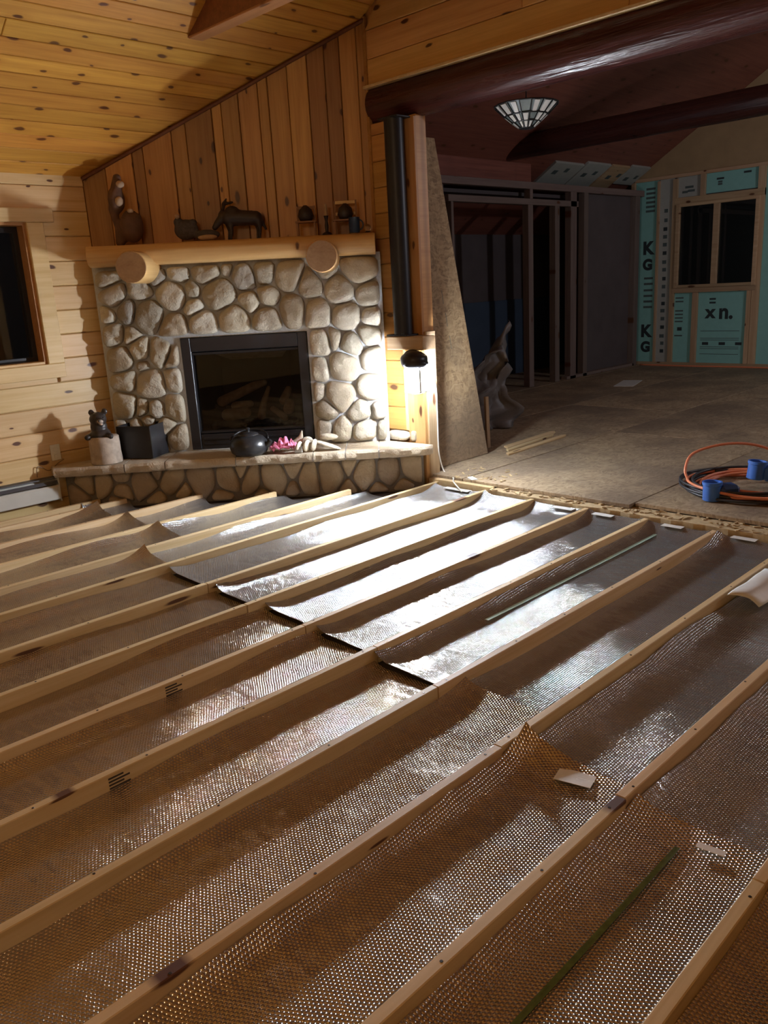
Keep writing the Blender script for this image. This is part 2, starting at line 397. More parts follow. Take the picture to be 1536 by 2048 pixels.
M['tape'] = plain('tape', (0.70, 0.69, 0.66), 0.5, nscale=25, amount=0.1)
M['dark_green'] = plain('dark_green', (0.10, 0.15, 0.06), 0.4, nscale=60, amount=0.6)
M['green_tape'] = plain('green_tape', (0.50, 0.74, 0.68), 0.3, nscale=25, amount=0.15)
M['orange_cord'] = plain('orange_cord', (0.72, 0.24, 0.12), 0.45, amount=0.08)
M['black_cord'] = plain('black_cord', (0.03, 0.03, 0.035), 0.45, amount=0.1)
M['blue_plug'] = plain('blue_plug', (0.05, 0.16, 0.55), 0.4, amount=0.1)
M['navy_plug'] = plain('navy_plug', (0.02, 0.05, 0.16), 0.45, amount=0.1)
M['bear'] = plain('bear', (0.035, 0.028, 0.026), 0.35, nscale=50, amount=0.4, bump=0.5)
M['muzzle'] = plain('muzzle', (0.40, 0.32, 0.26), 0.4, nscale=50, amount=0.2)
M['bark'] = plain('bark', (0.40, 0.32, 0.25), 0.8, nscale=22, amount=0.55, bump=0.8)
M['driftwood'] = plain('driftwood', (0.12, 0.06, 0.035), 0.7, nscale=18, amount=0.6, bump=0.8)
M['pale_burl'] = plain('pale_burl', (0.44, 0.30, 0.19), 0.7, nscale=20, amount=0.4, bump=0.6)
M['pink'] = plain('pink', (0.72, 0.20, 0.34), 0.7, nscale=20, amount=0.2)
M['tin'] = plain('tin', (0.55, 0.56, 0.55), 0.35, 0.9)
M['pale_stone'] = stone_mat('pale_stone', [(0.0, (0.58, 0.52, 0.42)), (1.0, (0.66, 0.60, 0.50))])
M['ember'] = plain('ember', (0.07, 0.06, 0.065), 0.85, nscale=60, amount=0.5, bump=0.9)
M['gas_log'] = plain('gas_log', (0.36, 0.27, 0.18), 0.85, nscale=25, amount=0.55, bump=0.8)
M['firebox'] = plain('firebox', (0.035, 0.032, 0.034), 0.75, nscale=10, amount=0.3)
M['cloth_plastic'] = plain('cloth_plastic', (0.15, 0.135, 0.13), 0.5, nscale=9, amount=0.25)
M['night'] = plain('night', (0.004, 0.005, 0.007), 0.5)
M['came'] = plain('came', (0.02, 0.02, 0.022), 0.4, 0.5)
M['shade_glass'] = plain('shade_glass', (0.66, 0.64, 0.60), 0.25, nscale=30, amount=0.15)
M['shade_dark'] = plain('shade_dark', (0.16, 0.19, 0.19), 0.25, nscale=30, amount=0.3)
M['dark_figure'] = plain('dark_figure', (0.03, 0.02, 0.022), 0.5, nscale=40, amount=0.3)
M['mini_wood'] = plain('mini_wood', (0.30, 0.16, 0.09), 0.6, nscale=30, amount=0.3)
M['blue_mug'] = plain('blue_mug', (0.012, 0.025, 0.05), 0.3)
M['debris'] = plain('debris', (0.48, 0.36, 0.20), 0.8, nscale=40, amount=0.4)
M['wire'] = plain('wire', (0.20, 0.13, 0.07), 0.6)
def glass_mat(name, color=(1, 1, 1), rough=0.0):
    t = NT(name); t.set(t.b.inputs['Transmission Weight'], 1.0); t.b.inputs['IOR'].default_value = 1.45
    return t.out((*color, 1), rough)
def pane_mat(name, tint):
    """thin pane: mostly clear, with a faint mirror reflection that grows at a slant"""
    t = NT(name); tr = t.n('ShaderNodeBsdfTransparent'); tr.inputs[0].default_value = (*tint, 1)
    gl = t.n('ShaderNodeBsdfGlossy'); gl.inputs['Roughness'].default_value = 0.02
    fr = t.n('ShaderNodeFresnel'); fr.inputs['IOR'].default_value = 1.5
    mx = t.n('ShaderNodeMixShader'); t.set(mx.inputs[0], fr.outputs[0]); t.t.links.new(tr.outputs[0], mx.inputs[1]); t.t.links.new(gl.outputs[0], mx.inputs[2])
    t.t.links.new(mx.outputs[0], t.t.nodes['Material Output'].inputs['Surface']); t.t.nodes.remove(t.b)
    return t.m
M['glass'] = pane_mat('glass', (0.92, 0.95, 0.95))
M['crystal'] = glass_mat('crystal', (0.95, 0.95, 0.97))
M['firebox_glass'] = pane_mat('firebox_glass', (0.72, 0.71, 0.72))
def lamp_mat(name, strength):
    t = NT(name); t.b.inputs['Base Color'].default_value = (0.9, 0.92, 0.95, 1)
    t.b.inputs['Emission Color'].default_value = (*LAMP_COLOR, 1); t.b.inputs['Emission Strength'].default_value = strength
    return t.m
M['lens'] = lamp_mat('front_lens', LAMP_STRENGTH); M['side_lens'] = lamp_mat('side_lens', SIDE_STRENGTH); M['fill_lens'] = lamp_mat('fill_lens', FILL_LENS_STRENGTH)

# ------------------------------------------------------------------ shared geometry of the room
C = 8.711                       # the diagonal fireplace wall is the plane x + y = C
def D(u, o, z):                 # u along that wall (to the right), o out of it towards the room
    s = C - o * R2
    return ((s + u * R2) / 2, (s - u * R2) / 2, z)
DX, DO = Vector((1 / R2, -1 / R2, 0)), Vector((-1 / R2, -1 / R2, 0))
def DM(o=0.0): return frame(D(0, o, 0), DX, (0, 0, 1), -DO) # local x=u, y=z, z=into the wall
YL, XW, SL = 5.809, 4.33, 0.615 # left wall, header wall, roof pitch
def zc(y): return 2.233 + SL * (YL - y)
XF, YF, ZF = 11.6, 6.25, 0.035  # far wall, far room's left wall, subfloor top
def zf(y): return 2.653 + SL * (6.333 - y)
FLOOR = -0.068

# ------------------------------------------------------------------ large structure
def build_floor():
    f = struct('floor')
    MB().box(-3.2, 4.40, -3.2, 6.2, FLOOR - 0.05, FLOOR - 0.004).build('floor_base', M['slab_floor'], f)
    f2 = struct('floor')
    MB().box(4.44, 13.5, -1.5, 9.0, -0.12, ZF - 0.022).build('floor_base', M['slab_floor'], f2)
    rows = [(-1.3, -0.08), (-0.08, 1.14), (1.14, 2.36), (2.36, 3.66), (3.66, 4.88), (4.88, 6.10), (6.10, 7.32)]
    for i, (y0, y1) in enumerate(rows):
        x = 4.42 if y1 < 3.5 else 4.36
        xs = [x] + [x + 0.9 + 2.44 * k + (1.2 if i % 2 else 0.0) for k in range(0, 4)]
        xs = [v for v in xs if v < 13.4] + [13.4]
        for a, b in zip(xs[:-1], xs[1:]):
            plank('osb_panel', rect(a + 0.005, b - 0.005, y0 + 0.005, y1 - 0.005), 0.022, T((0, 0, ZF - 0.022)), M['osb'], f2, 0.002, rnd.uniform(-0.001, 0.001))
    # ragged lower layer left along the edge of the upper one
    led = []
    V = []; n = 70
    for k in range(n + 1):
        y = -1.2 + (3.36 + 1.2) * k / n
        V.append((4.285 + 0.012 * nz(y * 9), y)); 
    top = [(v[0], v[1]) for v in V] + [(4.425, 3.36), (4.425, -1.2)]
    nn = len(top)
    VV = [(x, y, 0.006 + 0.004 * nz(x * 30, y * 14)) for x, y in top] + [(x, y, FLOOR) for x, y in top]
    FF = [tuple(range(nn)), tuple(range(nn, 2 * nn))] + [(k, (k + 1) % nn, nn + (k + 1) % nn, nn + k) for k in range(nn)]
    mesh_obj('ledger_strip', VV, FF, M['debris'], f2)
    MB().box(4.31, 4.36, 3.37, 3.93, FLOOR, 0.016).build('ledger_board', M['lumber'], f2)
build_floor()

def build_left_wall():
    wl = struct('wall_left')
    # backing with the window opening (x 1.25..2.45, z 0.985..1.93)
    b = MB()
    for x0, x1, z0, z1 in ((-3.2, 1.25, -0.12, 2.3), (2.45, 3.1, -0.12, 2.3), (1.25, 2.45, -0.12, 0.985), (1.25, 2.45, 1.93, 2.3)):
        b.box(x0, x1, YL + 0.02, YL + 0.16, z0, z1)
    b.build('wall_backing', M['wall_pine'], wl)
    Mw = frame((0, YL + 0.02, 0), (1, 0, 0), (0, 0, 1), (0, -1, 0))
    for k in range(-1, 14):
        z0 = 0.025 + 0.165 * k; z1 = min(z0 + 0.165, 2.245)
        if z1 - z0 < 0.02: continue
        spans = [(-3.2, 0.35 + 0.5 * rnd.random()), (None, 2.905)] if k % 2 else [(-3.2, -0.5 + rnd.random()), (None, 2.905)]
        pts = [spans[0], (spans[0][1], 2.905)]
        for a, c in pts:
            segs = [(a, c)]
            if z1 > 0.99 and z0 < 1.925:
                segs = []
                if a < 1.16: segs.append((a, min(c, 1.16)))
                if c > 2.52: segs.append((max(a, 2.52), c))
            for s0, s1 in segs:
                plank('plank', rect(s0, s1, z0 + 0.0015, z1 - 0.0015), 0.02, Mw, M['wall_pine'], wl, 0.006, rnd.uniform(-0.0015, 0.0015))
build_left_wall()

def build_window():
    wn = struct('window_1', (1.85, YL, 1.45))
    Mw = frame((0, YL, 0), (1, 0, 0), (0, 0, 1), (0, -1, 0))
    plank('casing', rect(2.45, 2.566, 0.985, 1.93), 0.022, Mw, M['wall_pine'], wn, 0.004)
    plank('casing', rect(1.134, 1.25, 0.985, 1.93), 0.022, Mw, M['wall_pine'], wn, 0.004)
    plank('head_casing', rect(1.06, 2.64, 1.93, 2.02), 0.03, Mw, M['wall_pine'], wn, 0.004)
    plank('apron', rect(1.08, 2.566, 0.885, 0.985), 0.022, Mw, M['wall_pine'], wn, 0.004)
    MB().box(2.43, 2.45, YL - 0.0, YL + 0.15, 0.985, 1.93).build('jamb', M['casing'], wn)
    MB().box(1.25, 1.27, YL - 0.0, YL + 0.15, 0.985, 1.93).build('jamb', M['casing'], wn)
    MB().box(1.27, 2.43, YL, YL + 0.15, 1.91, 1.93).build('jamb', M['casing'], wn)
    MB().cbox(1.27, 2.43, YL - 0.01, YL + 0.15, 0.985, 1.005).build('sill', M['wall_pine'], wn)
    fr = MB()
    for x0, x1, z0, z1 in ((1.27, 1.32, 1.005, 1.91), (2.40, 2.43, 1.005, 1.91), (1.32, 2.40, 1.005, 1.035), (1.32, 2.40, 1.87, 1.91)):
        fr.box(x0, x1, YL + 0.10, YL + 0.14, z0, z1)
    fr.build('sash', M['black_metal'], wn)
    MB().box(1.32, 2.40, YL + 0.118, YL + 0.122, 1.035, 1.87).build('pane', M['glass'], wn)
    MB().box(1.0, 2.7, YL + 0.5, YL + 0.52, 0.7, 2.2).build('night_backdrop', M['night'], wn)  # near-black sheet standing in for the darkness outside the window
build_window()

def build_diagonal():
    wd = struct('wall_fireplace')
    # boards: local x = up (grain), y = along the wall, front face towards the room
    uL, uR = -2.055, -0.022
    o0 = -0.02
    Mb = frame(D(0, -0.02, 0), (0, 0, 1), -DX, DO)
    edges = [uL, -1.885, -1.688, -1.608, -1.40, -1.296, -1.105, -1.036, -0.915, -0.776, -0.707, -0.568, -0.429, -0.308, -0.204, -0.085, uR]
    def top(u): return zc(D(u, 0, 0)[1])
    for i, (a, b) in enumerate(zip(edges[:-1], edges[1:])):
        g = 0.002
        poly = [(1.50, -(a + g)), (1.50, -(b - g)), (top(b) - 0.004, -(b - g)), (top(a) - 0.004, -(a + g))]
        plank('plank', poly, 0.02, Mb, M['old_pine'], wd, 0.004, (0.008 if i % 2 else 0.0))
    def slab(u0, u1, zb, zt0, zt1):
        V = [D(u0, -.02, zb), D(u1, -.02, zb), D(u1, -.02, zt1), D(u0, -.02, zt0), D(u0, -.1, zb), D(u1, -.1, zb), D(u1, -.1, zt1), D(u0, -.1, zt0)]
        return V, [(0, 1, 2, 3), (4, 5, 6, 7), (0, 1, 5, 4), (1, 2, 6, 5), (2, 3, 7, 6), (3, 0, 4, 7)]
    bk = MB(); bk.add(*slab(uL - .1, -1.49, -0.1, 1.2, 1.2)); bk.add(*slab(-0.555, uR + .02, -0.1, 1.2, 1.2)); bk.add(*slab(uL - .1, uR + .02, 1.2, top(uL), top(uR) + .05)); bk.add(*slab(-1.49, -0.555, -0.1, 0.27, 0.27))
    bk.build('wall_backing', M['old_pine'], wd)
    t = struct('trim_1')
    p0, p1 = Vector(D(uL, 0.012, top(uL) - 0.014)), Vector(D(uR, 0.012, top(uR) - 0.014))
    MB().tube([p0, p1], 0.013, 6).build('crown_strip', M['dark_beam'], t)
build_diagonal()

def build_header_wall():
    wr = struct('wall_right')
    Mh = frame((XW, 0, 0), (0, -1, 0), (0, 0, 1), (-1, 0, 0))      # local x = -Y
    # header planks above the opening
    k = 0
    z = 2.683
    while z < 4.7:
        z1 = z + 0.176
        ya = min(4.366, YL - (z - 2.233) / SL - 0.005); yb = min(4.366, YL - (z1 - 2.233) / SL - 0.005)
        cut = 2.3 + 0.9 * rnd.random()
        g = 0.0015
        plank('plank', [(-ya, z + g), (-cut - 0.001, z + g), (-cut - 0.001, z1 - g), (-yb, z1 - g)], 0.022, Mh @ T((0, 0, -0.022)), M['header_pine'], wr, 0.005, rnd.uniform(-.001, .001))
        plank('plank', rect(-cut + 0.001, 1.5, z + g, z1 - g), 0.022, Mh @ T((0, 0, -0.022)), M['header_pine'], wr, 0.005, rnd.uniform(-.001, .001))
        z = z1; k += 1
    b = MB().box(XW + 0.022, XW + 0.14, -1.5, 4.40, 2.69, 5.3)
    b.box(XW + 0.022, XW + 0.12, 3.957, 4.40, FLOOR, 2.46)
    b.box(XW + 0.022, XW + 0.12, -1.5, 0.2, FLOOR, 2.69)
    b.build('wall_backing', M['header_pine'], wr)
    # jamb planks between the corner and the post
    z = 0.345
    while z < 2.46:
        z1 = min(z + 0.17, 2.46)
        plank('plank', rect(-4.372, -4.125, z + 0.0015, z1 - 0.0015), 0.022, Mh @ T((0, 0, -0.022)), M['jamb_pine'], wr, 0.005, rnd.uniform(-.001, .001))
        z = z1
    MB().cbox(XW - 0.048, XW + 0.001, -1.5, 4.362, 2.674, 2.692, 0.002).build('edge_strip', M['wall_pine'], wr)
    tr = struct('trim_2')
    MB().box(4.320, 4.345, 4.352, 4.378, 1.75, 3.12).build('corner_strip', M['old_pine'], tr)
build_header_wall()

def build_ceiling():
    ce = struct('ceiling')
    n = Vector((0, SL, 1)).normalized()
    up = Vector((0, -1, SL)).normalized()
    Mc = frame((0, YL, 2.233), (1, 0, 0), up, -n)                  # local y = up the slope
    wdt = 0.119
    for k in range(30):
        b0, b1 = k * wdt, (k + 1) * wdt
        y0 = YL - b0 * abs(up.y); 
        xe = min(4.33, C - (YL - b1 * abs(up.y)) + 0.0) if b0 * abs(up.y) < 1.44 else 4.33
        xe0 = min(4.33, C - y0)
        cut = 0.2 + 2.2 * rnd.random()
        plank('plank', [(cut + .001, b0 + .0015), (xe0, b0 + .0015), (xe, b1 - .0015), (cut + .001, b1 - .0015)], 0.018, Mc @ T((0, 0, -0.018)), M['ceiling_pine'], ce, 0.004, rnd.uniform(-.001, .001))
        plank('plank', rect(-3.2, cut - .001, b0 + .0015, b1 - .0015), 0.018, Mc @ T((0, 0, -0.018)), M['ceiling_pine'], ce, 0.004, rnd.uniform(-.001, .001))
    t = 30 * wdt
    yr = 1.2; zr = zc(yr)
    MB().add([(-3.2, YL, zc(YL) + .022), (4.36, YL, zc(YL) + .022), (4.36, yr, zr + .022), (-3.2, yr, zr + .022),
              (-3.2, YL, zc(YL) + .12), (4.36, YL, zc(YL) + .12), (4.36, yr, zr + .12), (-3.2, yr, zr + .12)],
             [(0, 1, 2, 3), (4, 5, 6, 7), (0, 1, 5, 4), (2, 3, 7, 6), (1, 2, 6, 5), (0, 3, 7, 4)]).build('ceiling_backing', M['ceiling_pine'], ce)
    ye = -3.2; zo = zr - SL * (yr - ye)
    MB().add([(-3.2, yr, zr), (4.36, yr, zr), (4.36, ye, zo), (-3.2, ye, zo), (-3.2, yr, zr + .1), (4.36, yr, zr + .1), (4.36, ye, zo + .1), (-3.2, ye, zo + .1)],
             [(0, 1, 2, 3), (4, 5, 6, 7), (0, 1, 5, 4), (2, 3, 7, 6), (1, 2, 6, 5), (0, 3, 7, 4)]).build('ceiling_slope', M['ceiling_pine'], ce)
build_ceiling()

def build_unseen_walls():
    wb = struct('wall_back'); MB().box(-3.3, -3.2, -3.3, 6.0, -0.12, 5.3).build('wall_boards', M['wall_pine'], wb)
    wf = struct('wall_front'); MB().box(-3.3, 4.4, -3.3, -3.2, -0.12, 5.3).build('wall_boards', M['wall_pine'], wf)
build_unseen_walls()

def build_far_room():
    # roof
    ce = struct('ceiling')
    x0, x1, ya, yb = 4.47, XF + 0.1, 8.6, 1.0
    MB().add([(x0, ya, zf(ya)), (x1, ya, zf(ya)), (x1, yb, zf(yb)), (x0, yb, zf(yb)), (x0, ya, zf(ya) + .1), (x1, ya, zf(ya) + .1), (x1, yb, zf(yb) + .1), (x0, yb, zf(yb) + .1)],
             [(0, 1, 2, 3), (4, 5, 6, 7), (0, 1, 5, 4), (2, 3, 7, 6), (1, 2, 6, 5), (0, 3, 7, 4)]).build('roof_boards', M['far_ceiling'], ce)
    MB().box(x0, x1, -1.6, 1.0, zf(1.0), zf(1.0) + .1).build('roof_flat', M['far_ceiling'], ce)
    n = Vector((0, SL, 1)).normalized(); up = Vector((0, -1, SL)).normalized()
    Mr = frame((0, 6.333, 2.653), (1, 0, 0), up, -n)
    for i, (a, b, h0, h1, mt) in enumerate(((9.30, 9.95, -0.24, 0.22, 'foam_grey'), (9.98, 10.55, -0.24, 0.27, 'foam_grey'), (10.6, 11.05, -0.2, 0.27, 'stud'), (11.08, XF - .02, -0.06, 0.30, 'foam_grey'))):
        o = plank('foam_panel', rect(a, b, h0, h1), 0.03, Mr, M[mt], ce, 0.003)
        for q in range(2):
            plank('printed_mark', rect(a + .12 + .22 * q, a + .22 + .2 * q, 0.02 + .05 * q, 0.09 + .05 * q), 0.0012, Mr @ T((0, 0, 0.03)), M['ink_soft'], o, 0.0004)
    # far wall
    wf = struct('wall_far', (XF, 5, 1.3))
    MB().box(XF + 0.03, XF + 0.12, -1.5, 8.6, -0.12, 2.62).box(XF + .03, XF + .12, -1.5, 4.50, 1.13, 2.27).build('wall_backing', M['dim_wall'], wf)
    # gable above the plate, cut to the roof slope
    Mf = frame((XF + 0.03, 0, 0), (0, -1, 0), (0, 0, 1), (-1, 0, 0))
    plank('gable_sheathing', [(-6.33, 2.655), (1.5, 2.655), (1.5, zf(1.0)), (-1.0, zf(1.0))], 0.02, Mf, M['gable'], wf, 0.003)
    def foam(y0, y1, z0, z1, mt='foam', lift=0.0): return plank('foam_panel', rect(-y0, -y1, z0, z1), 0.02, Mf, M[mt], wf, 0.003, lift)
    def stud(y0, y1, z0, z1, lift=0.0, nm='stud'):
        if z1 - z0 > abs(y0 - y1):
            Ms = frame((XF + 0.03, 0, 0), (0, 0, 1), (0, 1, 0), (-1, 0, 0)); return plank(nm, rect(z0, z1, y1, y0), 0.055, Ms, M['stud'], wf, 0.003, lift)
        return plank(nm, rect(-y0, -y1, z0, z1), 0.055, Mf, M['stud'], wf, 0.003, lift)
    fk = foam(6.30, 5.95, 0.05, 2.62)
    fg = foam(5.93, 5.72, 0.05, 2.62, 'foam_grey', 0.004)
    fa = foam(5.68, 5.32, 2.34, 2.62, 'foam_grey'); fb = foam(5.26, 4.56, 2.36, 2.62)
    fc = foam(5.68, 5.38, 0.05, 1.06); fd = foam(5.30, 4.62, 0.05, 1.06)
    fe = foam(4.46, 3.4, 0.05, 2.62); fh = foam(3.36, 2.2, 0.05, 2.62); fi = foam(2.16, 0.9, 0.05, 2.62)
    stud(6.36, 6.30, 0.035, 2.64); stud(5.955, 5.92, 0.08, 2.6); stud(5.725, 5.655, 0.08, 2.6)
    stud(5.38, 5.30, 0.08, 1.06); stud(5.33, 5.26, 2.34, 2.62); stud(4.62, 4.56, 0.08, 1.06)
    stud(4.555, 4.46, 0.08, 2.62); stud(3.40, 3.36, 0.08, 2.62); stud(2.2, 2.16, 0.08, 2.62)
    stud(6.33, 0.5, 2.615, 2.66, 0, 'top_plate'); stud(6.33, 0.5, 0.035, 0.08, 0, 'bottom_plate')
    stud(5.69, 4.46, 2.26, 2.345, 0.003, 'window_header'); stud(5.69, 4.50, 1.06, 1.13, 0.003, 'window_sill')
    # print on the foam
    Mt = lambda y, z, lift=0.0: frame((XF + 0.03 - 0.0205 - lift, y, z), (0, -1, 0), (0, 0, 1), (-1, 0, 0))
    for z, ch, s in ((1.70, 'K', 0.24), (1.47, 'G', 0.20), (0.52, 'K', 0.24), (0.29, 'G', 0.20)):
        text_obj('printed_letter', ch, s, Mt(6.09, z), M['ink'], fk, bold=0.012)
    for z in (2.5, 2.44, 2.38, 2.32, 2.26, 2.20, 1.27, 1.19, 1.10, 1.02, 0.94, 0.86):
        plank('printed_line', rect(-6.14, -6.0, z, z + 0.03), 0.001, Mf @ T((0, 0, 0.0199)), M['ink_soft'], fk, 0.0003)
    for k in range(18):
        z = 0.2 + k * 0.115 + 0.02 * rnd.random()
        plank('printed_line', rect(-5.85 - 0.02 * rnd.random(), -5.80, z, z + 0.05), 0.001, Mf @ T((0, 0, 0.0239)), M['ink' if k % 3 == 0 else 'ink_soft'], fg, 0.0003)
    text_obj('printed_letter', 'x', 0.24, Mt(5.12, 0.78), M['ink'], fd, bold=0.010)
    text_obj('printed_letter', 'n.', 0.28, Mt(4.90, 0.78), M['ink'], fd, bold=0.010)
    for k, z in enumerate((0.95, 0.90)): plank('printed_line', rect(-5.14, -5.05, z, z + 0.025), 0.001, Mf @ T((0, 0, 0.0199)), M['ink'], fd, 0.0003)
    for z in (0.52, 0.42, 0.395, 0.30, 0.275, 0.20):
        plank('printed_line', rect(-5.25, -4.70, z, z + 0.008), 0.001, Mf @ T((0, 0, 0.0199)), M['ink_soft'], fd, 0.0003)
    for y in (5.22, 4.98, 4.75): plank('printed_line', rect(-y, -y + 0.09, 0.33, 0.37), 0.001, Mf @ T((0, 0, 0.0199)), M['ink'], fd, 0.0003)
    for z in (0.98, 0.93, 0.80, 0.75, 0.70, 0.65, 0.45): plank('printed_line', rect(-5.64, -5.52, z, z + 0.02), 0.001, Mf @ T((0, 0, 0.0199)), M['ink_soft'], fc, 0.0003)
    plank('printed_line', rect(-5.60, -5.53, 0.53, 0.58), 0.001, Mf @ T((0, 0, 0.0199)), M['ink'], fc, 0.0003)
    for a, b, z, mt in ((5.12, 5.02, 2.52, 'ink'), (5.10, 5.04, 2.48, 'ink_soft'), (5.10, 5.04, 2.45, 'ink_soft'), (4.76, 4.66, 2.56, 'ink')):
        plank('printed_line', rect(-a, -b, z, z + 0.025), 0.001, Mf @ T((0, 0, 0.0199)), M[mt], fb, 0.0003)
    for a, b, z in ((5.56, 5.44, 2.46), (5.52, 5.42, 2.41), (5.6, 5.52, 2.40)):
        plank('printed_line', rect(-a, -b, z, z + 0.03), 0.001, Mf @ T((0, 0, 0.0199)), M['ink_soft'], fa, 0.0003)
    # window in it
    wn = struct('window_2', (XF, 5.07, 1.7))
    Mw = frame((XF + 0.0, 0, 0), (0, -1, 0), (0, 0, 1), (-1, 0, 0))
    for a, b, z0, z1, nm in ((5.655, 5.60, 1.13, 2.26, 'jamb'), (4.56, 4.51, 1.13, 2.26, 'jamb'), (5.60, 4.56, 2.22, 2.26, 'head'), (5.60, 4.56, 1.13, 1.17, 'sill'), (5.12, 5.04, 1.17, 2.22, 'mullion')):
        plank(nm, rect(-a, -b, z0, z1), 0.05, Mw, M['stud'], wn, 0.003)
    for a, b in ((5.60, 5.12), (5.04, 4.56)):
        MB().box(XF - 0.01, XF - 0.006, b, a, 1.17, 2.22).build('pane', M['glass'], wn)
    MB().box(XF + 0.01, XF + 0.028, 4.56, 5.60, 1.15, 2.24).build('night_glass', M['night'], wn)
    # left wall of the far room: open studs, doorway, dark sheathing
    wl = struct('wall_left', (8, YF, 1.2))
    Ml = frame((0, YF, 0), (1, 0, 0), (0, 0, 1), (0, -1, 0)); Mv = frame((0, YF, 0), (0, 0, 1), (-1, 0, 0), (0, -1, 0))
    def vs(x, z0, z1, wd=0.045, nm='stud'): return plank(nm, rect(z0, z1, -x - wd, -x), 0.089, Mv, M['shaded_stud'], wl, 0.003)
    def hs(xa, xb, z0, z1, nm): return plank(nm, rect(xa, xb, z0, z1), 0.089, Ml, M['shaded_stud'], wl, 0.003)
    for x, wd in ((7.30, 0.04), (8.74, 0.10), (9.32, 0.10), (9.68, 0.14), (10.0, 0.10), (11.36, 0.12)): vs(x, ZF, 2.24 if x < 9.6 else 2.42, wd)
    hs(7.26, 9.86, 2.24, 2.31, 'door_header'); hs(4.6, XF, 2.42, 2.50, 'top_plate'); hs(8.78, 8.84, 2.31, 2.42, 'cripple'); hs(9.6, 11.4, ZF, ZF + 0.04, 'bottom_plate')
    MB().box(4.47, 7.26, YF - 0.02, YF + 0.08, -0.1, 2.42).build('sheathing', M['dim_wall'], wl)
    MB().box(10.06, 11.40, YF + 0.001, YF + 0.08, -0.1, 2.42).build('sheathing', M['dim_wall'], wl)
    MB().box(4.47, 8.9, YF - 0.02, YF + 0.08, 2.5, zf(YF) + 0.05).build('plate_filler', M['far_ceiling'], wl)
    # dim room seen through the doorway
    wb = struct('wall_back')
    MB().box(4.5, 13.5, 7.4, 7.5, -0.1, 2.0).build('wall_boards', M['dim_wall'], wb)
    plank('wainscot', rect(5, 13.5, -0.05, 1.10), 0.02, frame((0, 7.4, 0), (1, 0, 0), (0, 0, 1), (0, -1, 0)), M['blue_panel'], wb)
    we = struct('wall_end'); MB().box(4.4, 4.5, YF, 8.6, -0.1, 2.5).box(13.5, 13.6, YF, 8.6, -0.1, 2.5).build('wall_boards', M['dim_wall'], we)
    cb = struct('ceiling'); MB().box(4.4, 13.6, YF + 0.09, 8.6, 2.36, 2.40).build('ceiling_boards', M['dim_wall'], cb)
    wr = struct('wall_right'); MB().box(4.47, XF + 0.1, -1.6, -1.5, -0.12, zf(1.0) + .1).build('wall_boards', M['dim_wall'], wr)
build_far_room()

# ------------------------------------------------------------------ beams, post, work light
def log_mesh(name, y0, y1, x, z, r, mat, parent, n=20, steps=40, seed=1.0):
    V = []; F = []
    for i in range(steps + 1):
        y = y0 + (y1 - y0) * i / steps
        for k in range(n):
            a = 2 * PI * k / n
            rr = r * (1 + 0.035 * nz(math.cos(a) * 1.2 + seed, math.sin(a) * 1.2, y * 1.3) + 0.02 * nz(math.cos(a) * 4, math.sin(a) * 4 + seed, y * 4))
            V.append((x + rr * math.cos(a), y, z + rr * math.sin(a)))
    for i in range(steps):
        for k in range(n): F.append((i * n + k, i * n + (k + 1) % n, (i + 1) * n + (k + 1) % n, (i + 1) * n + k))
    F += [tuple(range(n)), tuple(steps * n + k for k in range(n))]
    # local x runs along the log so the grain follows it
    c = Vector((x, (y0 + y1) / 2, z)); Mo = frame(c, (0, 1, 0), (-1, 0, 0), (0, 0, 1))
    V = [tuple(Mo.inverted() @ Vector(v)) for v in V]
    return mesh_obj(name, V, F, mat, parent, smooth=True, M=Mo, sharp=50)
tag(log_mesh('log_beam', 4.362, -1.4, 4.425, 2.583, 0.131, M['dark_log'], None), 'glossy dark red log beam running under the plank header of the opening', 'beam')
tag(log_mesh('log_beam', 6.40, 0.2, 8.43, 2.845, 0.13, M['dark_log'], None, seed=5.0), 'farther dark log beam under the roof of the room beyond the opening', 'beam')
tb = thing('tie_beam', (3.21, 4.72, 2.9), 'dark reddish tie beam coming out of the sloped plank ceiling', 'beam')
MB().add([(3.165, 4.72, 2.904), (3.255, 4.72, 2.904), (3.255, 4.72, 2.906), (3.165, 4.72, 2.906), (3.165, 0.0, 2.904), (3.255, 0.0, 2.904), (3.255, 2.6, 4.21), (3.165, 2.6, 4.21), (3.165, 0.0, 4.21), (3.255, 0.0, 4.21)],
         [(0, 1, 2, 3), (0, 1, 5, 4), (3, 2, 6, 7), (7, 6, 9, 8), (4, 5, 9, 8), (0, 3, 7, 8, 4), (1, 2, 6, 9, 5)]).build('beam_side', M['dark_beam'], tb)
plank('beam_lit_underside', rect(-4.70, 0.0, 3.160, 3.260), 0.012, frame((0, 0, 2.904), (0, -1, 0), (1, 0, 0), (0, 0, -1)), M['tie_beam'], tb, 0.003)  # same beam, its underside coloured paler as if lit

